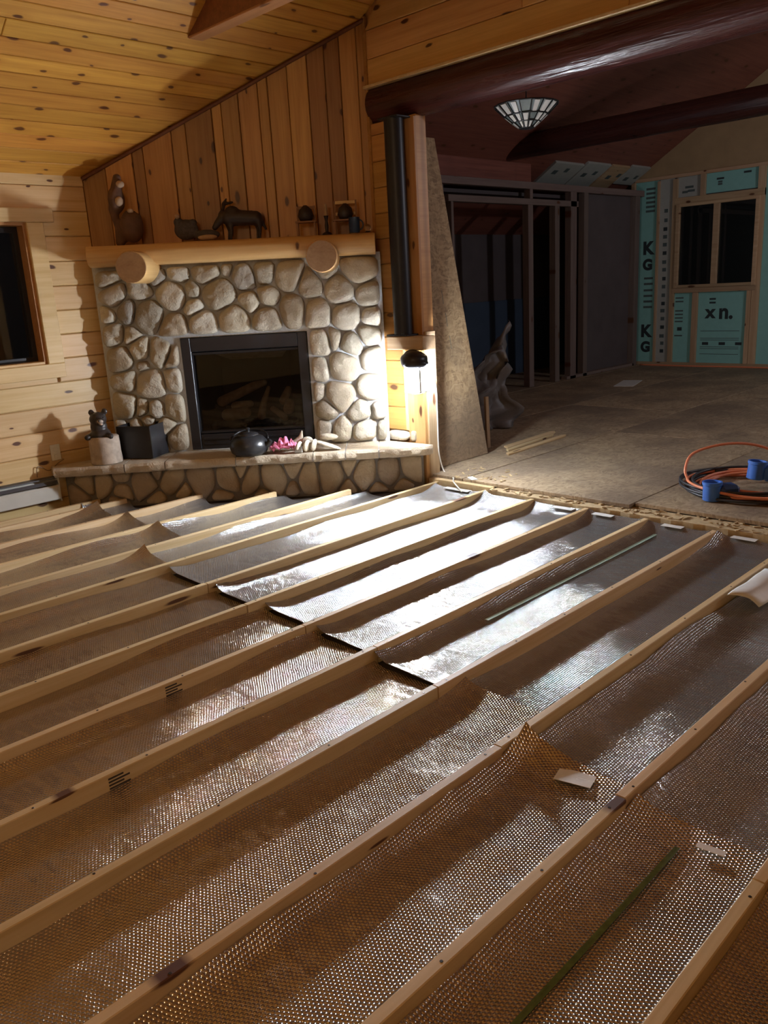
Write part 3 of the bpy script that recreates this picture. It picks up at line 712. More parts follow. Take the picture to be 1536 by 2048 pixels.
def build_post():
    p = thing('steel_column', (4.27, 4.07, 1.05), 'black round steel column standing on the short wooden block', 'column')
    MB().lathe([(0.066, 0), (0.066, 1.395)], 28, T((4.262, 4.07, 1.05))).build('shaft', M['black_steel'], p, True, 40)
    MB().cbox(4.205, 4.325, 3.985, 4.185, 1.038, 1.050, 0.003).build('base_plate', M['black_steel'], p)
    MB().cbox(4.20, 4.33, 3.98, 4.16, 2.438, 2.450, 0.003).build('top_plate', M['black_steel'], p)
    for y in (4.03, 4.10): MB().lathe([(0.010, 0), (0.010, 0.008)], 6, T((4.212, y, 1.050))).build('bolt', M['black_steel'], p)
    b = thing('bearing_block', (4.27, 4.0, 0.94), 'short horizontal timber block carrying the steel column', 'block')
    plank('timber', rect(-4.185, -3.838, 0.945, 1.037), 0.125, frame((4.328, 0, 0), (0, -1, 0), (0, 0, 1), (-1, 0, 0)), M['stud'], b, 0.006)
    c = thing('post_casing', (4.33, 4.0, 1.05), 'tall orange-brown casing board behind the black steel column', 'board')
    plank('board', rect(1.03, 2.50, -4.175, -3.957), 0.02, frame((4.35, 0, 0), (0, 0, 1), (0, -1, 0), (-1, 0, 0)) @ Matrix.Diagonal((1, 1, 1, 1)), M['casing'], c, 0.003) if False else \
        plank('board', [(1.04, 3.955), (2.445, 3.955), (2.445, 4.124), (1.04, 4.124)], 0.022, frame((4.352, 0, 0), (0, 0, 1), (0, 1, 0), (-1, 0, 0)), M['casing'], c, 0.003)
    q = thing('trimmer_post', (4.33, 4.03, 0), 'pale lumber post below the block with the work light hanging on it', 'post')
    plank('post_board', [(FLOOR, 3.957), (0.944, 3.957), (0.944, 4.118), (FLOOR, 4.118)], 0.03, frame((4.352, 0, 0), (0, 0, 1), (0, 1, 0), (-1, 0, 0)), M['post_pine'], q, 0.003)
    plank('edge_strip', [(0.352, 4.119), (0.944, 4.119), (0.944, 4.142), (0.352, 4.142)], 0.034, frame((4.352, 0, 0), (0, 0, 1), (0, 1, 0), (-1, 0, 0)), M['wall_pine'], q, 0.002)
    tr3 = struct('trim_3')
    plank('side_board', [(0.0, 4.35), (1.06, 4.35), (1.06, 4.45), (0.0, 4.45)], 0.016, frame((0, 3.957, 0), (0, 0, 1), (1, 0, 0), (0, -1, 0)), M['stud'], tr3, 0.003)
build_post()

LX, LY, LZ = 4.165, 3.866, 0.757
def build_work_light():
    t = thing('work_light', (LX, LY, LZ), 'glowing work light with a black hood hanging on the post by the opening', 'lamp')
    Mo = T((LX, LY, LZ)) @ rotz(math.radians(48)) @ Matrix.Rotation(math.radians(-8), 4, 'X')
    # lens: faceted upright bulb cover; local -y faces the room
    pr = [(0.050, -0.098), (0.068, -0.086), (0.076, -0.03), (0.076, 0.060), (0.066, 0.085)]
    MB().lathe(pr, 12, Mo).build('side_lens', M['side_lens'], t, False)
    Fm = frame((LX, LY, LZ), (-0.28, 0.96, 0), (0, 0, 1), (-0.96, -0.28, 0))
    MB().cbox(-0.055, 0.055, -0.082, 0.070, 0.070, 0.084, 0.004, Fm).build('front_lens', M['lens'], t, False)
    Rm = frame((LX, LY, LZ), (0.45, 0.893, 0), (0, 0, 1), (0.893, -0.45, 0))
    MB().cbox(-0.04, 0.04, -0.080, 0.065, 0.070, 0.082, 0.004, Rm).build('fill_lens', M['fill_lens'], t, False)  # added emitter that brightens the far room
    Gm = frame((LX, LY, LZ), (-0.996, 0.087, 0), (0, 0, 1), (0.087, 0.996, 0)) @ Matrix.Rotation(PI, 4, 'Y')
    MB().cbox(-0.045, 0.045, -0.080, 0.065, 0.072, 0.084, 0.004, Gm).build('right_fill_lens', M['fill_lens'], t, False)  # added emitter, aimed to put a highlight on the log beam
    for fm, hw, z0, z1, d0, d1, nm in ((Fm, 0.055, -0.082, 0.070, 0.066, 0.087, 'front_light_stop'), (Rm, 0.040, -0.080, 0.065, 0.066, 0.085, 'rear_light_stop'), (Gm, 0.045, -0.080, 0.065, 0.068, 0.087, 'right_light_stop')):
        bz = MB()
        for x0, x1, a0, a1 in ((-hw - .005, -hw, z0 - .004, z1), (hw, hw + .005, z0 - .004, z1), (-hw - .005, hw + .005, z0 - .008, z0)): bz.box(x0, x1, a0, a1, d0, d1, fm)
        bz.build(nm, M['white_plastic'], t)  # rims added to block light from the lens edges
    hood = [((0, 0.0, 0.135), (0.112, 0.096, 0.054)), ((-0.078, 0.0, 0.105), (0.042, 0.075, 0.040)), ((0.078, 0, 0.150), (0.060, 0.065, 0.046)), ((0.0, 0.05, 0.13), (0.09, 0.045, 0.05)), ((0.0, -0.03, 0.10), (0.104, 0.066, 0.022))]
    from mathutils import Euler
    h = blob('hood', [(tuple(Mo @ Vector(c)), r, (0, 0, math.radians(48))) for c, r in hood], M['black_metal'], t, 0.006, 3)
    V = []; F = []; nb = 9
    for k in range(nb):
        a = math.radians(14 + 48 * k / (nb - 1))
        for r, z in ((0.086, -0.10), (0.086, 0.10), (0.092, 0.10), (0.092, -0.10)): V.append((LX + r * math.cos(a), LY + r * math.sin(a), LZ + z))
    for k in range(nb - 1):
        for j in range(4): F.append((k * 4 + j, k * 4 + (j + 1) % 4, k * 4 + 4 + (j + 1) % 4, k * 4 + 4 + j))
    F += [(0, 1, 2, 3), tuple((nb - 1) * 4 + j for j in range(4))]
    mesh_obj('back_plate', V, F, M['black_metal'], t)  # shell added to keep direct light off the post
    ring = []
    for k in range(25):
        a = 2 * PI * k / 24; ring.append(Mo @ Vector((0.074 * math.cos(a), 0.074 * math.sin(a), -0.084)))
    MB().tube(ring, 0.003, 6, False).build('guard_ring', M['black_metal'], t, True)
    for k in range(4):
        a = PI / 4 + k * PI / 2
        MB().tube([Mo @ Vector((0.074 * math.cos(a), 0.074 * math.sin(a), -0.084)), Mo @ Vector((0.085 * math.cos(a), 0.085 * math.sin(a), -0.02)), Mo @ Vector((0.083 * math.cos(a), 0.083 * math.sin(a), 0.07))], 0.0028, 6).build('guard_wire', M['black_metal'], t, True)
    MB().tube([Mo @ Vector((0, 0.0, 0.13)), Mo @ Vector((0.0, 0.05, 0.17)), (4.312, 3.985, LZ + 0.17), (4.325, 3.99, LZ + 0.13)], 0.005, 8).build('hook', M['black_metal'], t, True)
    c = [(4.34, 3.95, 0.86), (4.42, 3.934, 0.70), (4.43, 3.932, 0.45), (4.43, 3.932, 0.2), (4.47, 3.928, 0.045), (4.42, 3.83, 0.03), (4.36, 3.74, 0.03), (4.30, 3.69, 0.024), (4.25, 3.61, 0.005), (4.21, 3.54, -0.012)]
    tag(MB().tube(smooth_path(c, 6), 0.005, 8).build('power_cord', M['white_plastic'], None, True), 'thin white cord running from the work light down to the foil', 'cord')
def smooth_path(P, k=6):
    P = [Vector(p) for p in P]; out = []
    for i in range(len(P) - 1):
        a, b, c, d = P[max(i - 1, 0)], P[i], P[i + 1], P[min(i + 2, len(P) - 1)]
        for j in range(k):
            t = j / k
            out.append(0.5 * ((2 * b) + (c - a) * t + (2 * a - 5 * b + 4 * c - d) * t * t + (3 * b - a - 3 * c + d) * t ** 3))
    out.append(P[-1]); return out
build_work_light()

# ------------------------------------------------------------------ fireplace
STONES = [(-1.964, 1.551, 0.092), (-1.718, 1.437, 0.075), (-1.442, 1.547, 0.067), (-1.233, 1.552, 0.1), (-1.085, 1.553, 0.047), (-0.977, 1.505, 0.092), (-0.835, 1.53, 0.083), (-0.665, 1.488, 0.092), (-0.506, 1.412, 0.083), (-0.151, 1.517, 0.125), (-0.299, 1.375, 0.108), (-0.1, 1.347, 0.092), (-0.386, 1.506, 0.058), (-1.6, 1.54, 0.067), (-1.922, 1.423, 0.092), (-1.985, 1.291, 0.067), (-1.831, 1.316, 0.083), (-1.679, 1.274, 0.117), (-1.504, 1.4, 0.108), (-1.361, 1.426, 0.05), (-1.356, 1.315, 0.058), (-1.163, 1.398, 0.117), (-0.952, 1.318, 0.075), (-0.817, 1.353, 0.067), (-0.642, 1.25, 0.1), (-0.477, 1.224, 0.1), (-0.268, 1.195, 0.1), (-0.085, 1.168, 0.067), (-1.961, 1.152, 0.083), (-1.831, 1.127, 0.05), (-1.522, 1.188, 0.1), (-1.3, 1.192, 0.092), (-1.068, 1.214, 0.108), (-0.841, 1.193, 0.1), (-1.932, 0.976, 0.092), (-1.781, 1.037, 0.075), (-1.633, 1.011, 0.083), (-1.55, 0.963, 0.058), (-1.901, 0.814, 0.075), (-1.743, 0.788, 0.1), (-1.532, 0.812, 0.075), (-1.771, 0.914, 0.03), (-1.944, 0.637, 0.092), (-1.82, 0.612, 0.05), (-1.722, 0.597, 0.047), (-1.559, 0.597, 0.075), (-1.787, 0.519, 0.033), (-1.649, 0.456, 0.058), (-1.569, 0.36, 0.1), (-1.656, 0.327, 0.037), (-1.885, 0.47, 0.05), (-1.978, 0.456, 0.058), (-1.804, 0.391, 0.058), (-2.0, 0.348, 0.067), (-0.466, 1.016, 0.083), (-0.368, 1.028, 0.058), (-0.246, 0.987, 0.083), (-0.11, 1.049, 0.075), (-0.084, 0.873, 0.083), (-0.481, 0.824, 0.067), (-0.31, 0.832, 0.108), (-0.513, 0.647, 0.05), (-0.352, 0.62, 0.108), (-0.114, 0.67, 0.092), (-0.459, 0.518, 0.083), (-0.206, 0.495, 0.083), (-0.079, 0.506, 0.05), (-0.486, 0.4, 0.067), (-0.351, 0.375, 0.075), (-0.179, 0.356, 0.092), (-0.055, 0.348, 0.05)]
HSTONES = [(-2.215, 0.128, 0.053), (-2.094, 0.121, 0.068), (-1.973, 0.061, 0.06), (-1.966, 0.167, 0.053), (-1.802, 0.104, 0.09), (-1.709, 0.152, 0.045), (-1.611, 0.103, 0.075), (-1.532, 0.036, 0.038), (-1.368, 0.107, 0.09), (-1.195, 0.106, 0.083), (-1.105, 0.136, 0.045), (-1.015, 0.087, 0.068), (-0.851, 0.087, 0.098), (-0.726, 0.133, 0.06), (-0.61, 0.073, 0.075), (-0.436, 0.09, 0.09), (-0.295, 0.135, 0.06), (-0.203, 0.086, 0.09), (-0.022, 0.084, 0.083), (0.142, 0.101, 0.068)]
def cells(sites, box, hole=None):
    out = []
    for i, (x, y, r) in enumerate(sites):
        poly = rect(*box)
        for j, (a, b, q) in enumerate(sites):
            if i == j: continue
            dx, dy = a - x, b - y
            if dx * dx + dy * dy > 0.5: continue
            poly = clip(poly, 2 * dx, 2 * dy, a * a + b * b - x * x - y * y + r * r - q * q)
            if len(poly) < 3: break
        if hole and len(poly) >= 3:
            h0, h1, v0, v1 = hole
            seps = [(h0 - x, (1, 0, h0)), (x - h1, (-1, 0, -h1)), (v0 - y, (0, 1, v0)), (y - v1, (0, -1, -v1))]
            poly = clip(poly, *max(seps)[1])
        # keep a stone near its own size
        for k in range(14):
            a = 2 * PI * k / 14; ca, sa = math.cos(a), math.sin(a)
            if len(poly) >= 3: poly = clip(poly, ca, sa, ca * x + sa * y + r * 1.75)
        out.append(poly)
    return out
def stone_mesh(poly, gap, height, seed, squash=1.0):
    """rounded fieldstone on a cell: rings rising to a crown (u, v, h)"""
    poly = inset(poly, gap)
    if len(poly) < 3 or abs(area(poly)) < 0.0006: return None
    for _ in range(2):
        q = []
        for i in range(len(poly)):
            a, b = poly[i], poly[(i + 1) % len(poly)]
            q += [(0.82 * a[0] + 0.18 * b[0], 0.82 * a[1] + 0.18 * b[1]), (0.18 * a[0] + 0.82 * b[0], 0.18 * a[1] + 0.82 * b[1])]
        poly = q
    L = [0]
    for i in range(len(poly)): L.append(L[-1] + math.dist(poly[i], poly[(i + 1) % len(poly)]))
    n = 22; pts = []
    for k in range(n):
        d = L[-1] * k / n
        i = max(j for j in range(len(poly)) if L[j] <= d + 1e-9); t = (d - L[i]) / max(1e-9, L[i + 1] - L[i])
        a, b = poly[i], poly[(i + 1) % len(poly)]; pts.append((a[0] + t * (b[0] - a[0]), a[1] + t * (b[1] - a[1])))
    cx = sum(p[0] for p in pts) / n; cy = sum(p[1] for p in pts) / n
    size = math.sqrt(abs(area(pts)))
    h = height * min(1.0, 0.45 + size / 0.2)
    tx, ty = 0.35 * nz(seed, 3.1), 0.35 * nz(seed, 8.3)
    V = []; F = []
    for s, hh in ((0.97, -0.02), (1.0, 0.22 * h), (0.965, 0.52 * h), (0.87, 0.78 * h), (0.68, 0.95 * h), (0.38, 1.0 * h)):
        for k, p in enumerate(pts):
            u, v = cx + (p[0] - cx) * s, cy + (p[1] - cy) * s
            w = hh
            if hh > 0: w += h * (0.30 * nz(u * 14, v * 14, seed) + 0.13 * nz(u * 40, v * 40, seed)) * (hh / h) + (tx * (u - cx) + ty * (v - cy)) * hh / h
            V.append((u, v, w))
    n6 = 6
    for r in range(n6 - 1):
        for k in range(n): F.append((r * n + k, r * n + (k + 1) % n, (r + 1) * n + (k + 1) % n, (r + 1) * n + k))
    V.append((cx, cy, 1.0 * h + h * 0.3 * nz(cx * 14, cy * 14, seed))); c = len(V) - 1
    for k in range(n): F.append(((n6 - 1) * n + k, (n6 - 1) * n + (k + 1) % n, c))
    F.append(tuple(range(n)))
    return V, F
def build_fireplace():
    fp = thing('stone_fireplace', D(-1.02, 0.1, 0.27), 'river stone fireplace surround set across the corner of the room', 'fireplace')
    hole = (-1.485, -0.560, 0.275, 1.100)
    o = 0.085
    b = MB()
    for u0, u1, z0, z1 in ((-2.05, hole[0], -0.06, 1.62), (hole[1], 0.0, -0.06, 1.62), (hole[0], hole[1], hole[3], 1.62), (hole[0], hole[1], -0.06, hole[2])):
        b.box(u0, u1, z0, z1, -o, -0.004, frame(D(0, 0, 0), DX, (0, 0, 1), -DO))
    b.build('mortar', M['mortar'], fp)
    Ms = frame(D(0, o - 0.004, 0), DX, (0, 0, 1), DO)
    for i, poly in enumerate(cells(STONES, (-2.035, -0.012, 0.275, 1.60), (hole[0] - 0.012, hole[1] + 0.012, hole[2], hole[3] + 0.012))):
        if len(poly) < 3: continue
        s = stone_mesh(poly, 0.0045, 0.066, i * 1.37)
        if s is None: continue
        V = [tuple(Ms @ Vector(v)) for v in s[0]]
        mesh_obj('stone', V, s[1], M['stone'], fp, smooth=True)
    # stones filling the foot of the jamb wall beside it
    Mj = frame((4.326, 0, 0), (0, -1, 0), (0, 0, 1), (-1, 0, 0))
    for i, poly in enumerate(([(-4.33, 0.265), (-4.16, 0.265), (-4.10, 0.30), (-4.12, 0.345), (-4.33, 0.345)], [(-4.10, 0.27), (-4.045, 0.27), (-4.04, 0.355), (-4.10, 0.355)])):
        s = stone_mesh(poly, 0.003, 0.03, 90 + i); V = [tuple(Mj @ Vector(v)) for v in s[0]]
        mesh_obj('stone', V, s[1], M['stone'], fp, smooth=True)
    # hearth
    he = thing('stone_hearth', D(-1.0, 0.3, FLOOR), 'raised hearth of river stones under flagstone slabs before the fireplace', 'hearth')
    Mh = frame(D(0, 0, 0), DX, (0, 0, 1), DO)
    def body(u, o_, z): return tuple(Mh @ Vector((u, z, o_)))
    def prism(poly, z0, z1):  # poly in (u, o)
        n = len(poly); V = [body(u, q, z0) for u, q in poly] + [body(u, q, z1) for u, q in poly]
        return V, [tuple(range(n)), tuple(range(n, 2 * n))] + [(k, (k + 1) % n, n + (k + 1) % n, n + k) for k in range(n)]
    outline = [(-2.03, 0.09), (-2.37, 0.345), (0.235, 0.345), (-0.015, 0.09)]
    V, F = prism(outline, FLOOR, 0.205); mesh_obj('mortar', V, F, M['dark_mortar'], he)
    Mf = frame(D(0, 0.335, 0), DX, (0, 0, 1), DO)
    hs = [(u, z - 0.01, r * 1.1) for u, z, r in HSTONES] + [(-2.3, 0.03, 0.06), (-1.73, -0.01, 0.05), (-1.24, -0.02, 0.05), (-0.93, -0.03, 0.05), (-0.73, 0.02, 0.05), (-0.32, 0.0, 0.05), (-0.1, -0.02, 0.05), (0.08, -0.01, 0.05), (-2.0, -0.03, 0.05)]
    for i, poly in enumerate(cells(hs, (-2.37, 0.225, FLOOR, 0.203))):
        if len(poly) < 3: continue
        s = stone_mesh(poly, 0.006, 0.045, 40 + i * 1.7)
        if s is None: continue
        mesh_obj('stone', [tuple(Mf @ Vector(v)) for v in s[0]], s[1], M['hearth_stone'], he, smooth=True)
    js = [-2.47, -1.891, -1.605, -1.103, -0.553, -0.322, -0.084, 0.36]
    for i in range(7):
        u0, u1 = js[i], js[i + 1]; n = max(6, int((u1 - u0) / 0.02))
        front = []
        for k in range(n + 1):
            u = u0 + 0.004 + (u1 - u0 - 0.008) * k / n
            fo = 0.452 + 0.05 * max(0, (-1.3 - u)) + 0.010 * nz(u * 9) + 0.006 * nz(u * 31)
            if u > 0.05: fo -= 1.2 * (u - 0.05) ** 2 * 0.5
            front.append((u, fo))
        bu0, bu1 = max(u0, -2.035), min(u1, -0.015)
        if i == 0: back = [(bu1 - 0.004, 0.088), (-2.035, 0.088)]
        elif i == 6: back = [(-0.018, 0.088), (bu0 + 0.004, 0.088)]
        else: back = [(u1 - 0.004, 0.088), (u0 + 0.004, 0.088)]
        if i == 0: front = [(-2.44, 0.40)] + [f for f in front if f[0] > -2.40]
        if i == 6: front = [f for f in front if f[0] < 0.29] + [(0.305, 0.375)]
        poly = front + back; m = len(front); N = len(poly)
        V = []
        for z, dn, jit in ((0.204, 0.018, 0.006), (0.222, 0.002, 0.008), (0.252, 0.0, 0.006), (0.268, 0.014, 0.003)):
            for k, (u, q) in enumerate(poly):
                d = dn if k < m else 0
                V.append(body(u, q - d + (jit * 1.3 * nz(u * 19, z * 60) if k < m else 0), z + 0.003 * nz(u * 7, q * 7, i)))
        F = [tuple(range(N)), tuple(3 * N + k for k in range(N))]
        for r in range(3):
            for k in range(N): F.append((r * N + k, r * N + (k + 1) % N, (r + 1) * N + (k + 1) % N, (r + 1) * N + k))
        mesh_obj('hearth_slab', V, F, M['slab'], he, True, sharp=42)
        if 0 < i:
            V, F = prism([(u0 - 0.004, 0.09), (u0 + 0.004, 0.09), (u0 + 0.004, 0.440), (u0 - 0.004, 0.440)], 0.21, 0.263); mesh_obj('joint', V, F, M['mortar'], he)
    # insert
    fi = thing('fireplace_insert', D(-1.02, 0.0, 0.275), 'black gas fireplace insert with ceramic logs behind glass', 'fireplace')
    Mi = frame(D(0, 0, 0), DX, (0, 0, 1), DO)
    h0, h1, v0, v1 = -1.482, -0.563, 0.278, 1.097
    def bar(nm, u0, u1, z0, z1, q0, q1, mt='black_metal', c=0.004): return MB().cbox(u0, u1, z0, z1, q0, q1, c, Mi).build(nm, M[mt], fi)
    bar('frame_side', h0, h0 + 0.07, v0, v1, -0.02, 0.10); bar('frame_side', h1 - 0.07, h1, v0, v1, -0.02, 0.10)
    bar('frame_top', h0 + 0.07, h1 - 0.07, v1 - 0.10, v1, -0.02, 0.10); bar('frame_bottom', h0 + 0.07, h1 - 0.07, v0, v0 + 0.11, -0.02, 0.09)
    bar('inner_trim', h0 + 0.07, h1 - 0.07, v1 - 0.125, v1 - 0.105, 0.02, 0.085); bar('inner_trim', h0 + 0.07, h1 - 0.07, v0 + 0.115, v0 + 0.13, 0.02, 0.085)
    bar('louver', h0 + 0.09, h1 - 0.09, v0 + 0.03, v0 + 0.05, 0.08, 0.10); bar('louver', h0 + 0.09, h1 - 0.09, v0 + 0.065, v0 + 0.085, 0.08, 0.10)
    MB().box(h0 + 0.07, h1 - 0.07, v0 + 0.11, v1 - 0.10, 0.028, 0.033, Mi).build('glass_front', M['firebox_glass'], fi)
    q = MB()
    a0, a1, c0, c1, dp = h0 + 0.07, h1 - 0.07, v0 + 0.10, v1 - 0.10, -0.36
    q.add([tuple(Mi @ Vector(v)) for v in ((a0, c0, 0), (a1, c0, 0), (a1, c1, 0), (a0, c1, 0), (a0 + .12, c0, dp), (a1 - .12, c0, dp), (a1 - .12, c1 - .05, dp), (a0 + .12, c1 - .05, dp))],
          [(4, 5, 6, 7), (0, 1, 5, 4), (1, 2, 6, 5), (2, 3, 7, 6), (3, 0, 4, 7)])
    q.build('firebox', M['firebox'], fi)
    q = [(-1.33, 0.985, -0.06), (-0.72, 0.985, -0.06), (-0.80, 0.90, -0.30), (-1.20, 0.90, -0.30)]
    V = [tuple(Mi @ Vector(v)) for v in q] + [tuple(Mi @ Vector((v[0], v[1] + 0.008, v[2]))) for v in q]
    mesh_obj('baffle', V, [(0, 1, 2, 3), (4, 5, 6, 7), (0, 1, 5, 4), (1, 2, 6, 5), (2, 3, 7, 6), (3, 0, 4, 7)], M['gas_log'], fi)
    def lg(p, r): blob('ceramic_log', [('t', [tuple(Mi @ Vector(v)) for v in p], r)], M['gas_log'], fi, 0.011, 2)
    lg([(-1.27, 0.60, -0.13), (-1.02, 0.70, -0.17), (-0.94, 0.72, -0.18)], [0.042, 0.036, 0.025])
    lg([(-1.23, 0.50, -0.09), (-1.09, 0.51, -0.09)], [0.05, 0.045]); lg([(-1.17, 0.56, -0.12), (-1.06, 0.57, -0.14)], [0.036, 0.03])
    lg([(-0.97, 0.48, -0.08), (-0.95, 0.58, -0.13), (-0.91, 0.68, -0.17)], [0.034, 0.026, 0.018])
    lg([(-0.76, 0.52, -0.09), (-0.75, 0.56, -0.10)], [0.045, 0.04]); lg([(-0.80, 0.58, -0.13), (-0.76, 0.66, -0.17)], [0.036, 0.028]); lg([(-0.88, 0.53, -0.08), (-0.79, 0.46, -0.06)], [0.024, 0.03])
    emb = []
    for k in range(80):
        u = -1.34 + 0.64 * rnd.random(); emb.append((tuple(Mi @ Vector((u, 0.42 + 0.015 * rnd.random(), -0.03 - 0.16 * rnd.random()))), (0.018 + 0.012 * rnd.random(),) * 3))
    tag(blob('ember_bed', emb, M['ember'], fi, 0.012, 1), kind='stuff')
    # mantel: half log on two log corbels
    ma = thing('log_mantel', D(-1.02, 0.12, 1.6), 'peeled half-log mantel shelf carried by two round log brackets', 'mantel')
    V = []; F = []; steps = 40
    prof = [(0.0, 0.0), (0.20, 0.0), (0.235, 0.018), (0.252, 0.05), (0.255, 0.085), (0.245, 0.118), (0.225, 0.138), (0.0, 0.140)]
    for i in range(steps + 1):
        u = -2.02 + 1.99 * i / steps; zb = 1.610 - 0.008 * (u + 1.0)
        for k, (q, z) in enumerate(prof):
            wv = 0.006 * nz(u * 2.3, k * 0.7) + 0.003 * nz(u * 9, k)
            V.append((u, (q + (wv if 0 < k < 7 else 0)), zb + z + (0.004 * nz(u * 2, k + 5.5))))
    n = len(prof)
    for i in range(steps):
        for k in range(n): F.append((i * n + k, i * n + (k + 1) % n, (i + 1) * n + (k + 1) % n, (i + 1) * n + k))
    F += [tuple(range(n)), tuple(steps * n + k for k in range(n))]
    Mm = frame(D(-1.02, 0, 1.68), DX, DO, (0, 0, 1))
    V = [(v[0] + 1.02, v[1], v[2] - 1.68) for v in V]
    mesh_obj('shelf_log', V, F, M['log'], ma, True, Mm, 50)
    for u, rr in ((-1.662, 0.106), (-0.389, 0.105)):
        Mc = frame(D(u, 0.0, 1.598), DO, DX, (0, 0, 1))
        V = []; F = []; n = 28
        for i, q in enumerate((0.03, 0.12, 0.25, 0.447, 0.455)):
            r = rr * (1.0 if i < 4 else 0.965)
            for k in range(n):
                a = 2 * PI * k / n; r2 = r * (1 + 0.02 * nz(math.cos(a) * 1.5 + u * 9, math.sin(a) * 1.5))
                V.append((q, r2 * math.cos(a), r2 * math.sin(a)))
        for i in range(4):
            for k in range(n): F.append((i * n + k, i * n + (k + 1) % n, (i + 1) * n + (k + 1) % n, (i + 1) * n + k))
        F += [tuple(range(n)), tuple(4 * n + k for k in range(n))]
        lb = mesh_obj('log_bracket', V, F, M['log'], ma, True, Mc, 40)
        MB().lathe([(rr * 0.95, 0), (rr * 0.94, 0.003)], 28, frame(D(u, 0.455, 1.596), DX, (0, 0, 1), DO)).build('cut_end', M['log_end'], lb)
build_fireplace()

# ------------------------------------------------------------------ floor sleepers and foil
ROWS = [  # far edge of the top face, near end, joint, far end
    (0.585, -0.62, 1.70, 4.27), (0.985, -0.62, 1.787, 4.27), (1.396, -0.62, 1.779, 4.27), (1.808, -0.62, 1.95, 4.25),
    (2.215, -0.62, 2.05, 4.26), (2.612, -0.62, 2.01, 4.27), (3.020, -0.62, 2.00, 4.275), (3.420, -0.62, 2.05, 4.30),
    (3.870, -0.62, None, 4.335), (4.250, -0.62, None, 3.80), (4.668, -0.62, None, 3.455), (5.088, -0.62, None, 3.105), (5.472, -0.62, None, 2.71), (5.632, -0.62, None, 2.585)]
ORD = ['first', 'second', 'third', 'fourth', 'fifth', 'sixth', 'seventh', 'eighth', 'ninth', 'tenth', 'eleventh', 'twelfth', 'thirteenth', 'fourteenth']
SWD, SHT = 0.031, 0.067
def sleeper(x0, x1, y, label, lift=0.0, dy=0.0, twist=0.0, stamps=()):
    y = y + dy
    L = x1 - x0
    o = thing('floor_sleeper', (x0, y - SWD / 2, -SHT), label, 'sleeper', 'sleeper boards laid over the foil floor')
    # local: x along, y up (wide face), z towards -Y
    V = []; F = []; n = max(4, int(L / 0.16)); c = 0.0025; b = rnd.uniform(-0.003, 0.003)
    ring = [(-SHT / 2, -SWD / 2), (-SHT / 2, SWD / 2), (SHT / 2 - c, SWD / 2), (SHT / 2, SWD / 2 - c), (SHT / 2, -SWD / 2 + c), (SHT / 2 - c, -SWD / 2)]
    for i in range(n + 1):
        t = i / n; bow = b * 4 * t * (1 - t)
        for p, q in ring: V.append((-L / 2 + L * t, p, q + bow))
    for i in range(n):
        for k in range(6): F.append((i * 6 + k, i * 6 + (k + 1) % 6, (i + 1) * 6 + (k + 1) % 6, (i + 1) * 6 + k))
    F += [tuple(range(6)), tuple(n * 6 + k for k in range(6))]
    Mo = frame(((x0 + x1) / 2, y - SWD / 2, -SHT / 2 + lift), (1, 0, 0), (0, 0, 1), (0, -1, 0)) @ Matrix.Rotation(twist, 4, 'Y')
    bd = mesh_obj('board', V, F, M['lumber'], o, M=Mo)
    xs = [x0 + 0.06] + [x0 + 0.06 + 0.4 * k + rnd.uniform(-.05, .05) for k in range(1, int(L / 0.4))] + [x1 - 0.06]
    for x in xs:
        MB().lathe([(0.0045, 0), (0.0035, 0.0012)], 8, T((x, y - SWD / 2 + rnd.uniform(-.006, .006), lift - 0.0002))).build('screw', M['screw'], o)
    for s in stamps:
        for k in range(4):
            plank('grade_stamp', rect(s, s + 0.05 + 0.02 * (k % 2), -0.018 - 0.011 * k, -0.012 - 0.011 * k), 0.0006, frame((0, y - SWD - 0.0001, 0), (1, 0, 0), (0, 0, 1), (0, -1, 0)), M['stamp'], o, 0.0002)
    return o
STAMPS = {3: (0.60, 1.02), 4: (0.9,), 5: (1.33,), 0: (), 2: ()}
for i, (y, xa, xj, xb) in enumerate(ROWS):
    if xj:
        sleeper(xa, xj - 0.003, y, f'{ORD[i]} pale wooden floor sleeper from the lower right corner, its near board', 0, 0, 0, STAMPS.get(i, ()))
        sleeper(xj + 0.003, xb, y, f'{ORD[i]} pale wooden floor sleeper from the lower right corner, its far board', 0, rnd.uniform(-0.004, 0.006), 0)
    else:
        where = ['ending at the foot of the trimmer post', 'ending at the right part of the hearth', 'ending at the middle of the hearth', 'ending at the left part of the hearth', 'ending near the left end of the hearth', 'lying closest to the white baseboard heater'][i - 8]
        sleeper(xa, xb, y, f'long pale floor sleeper {where}')

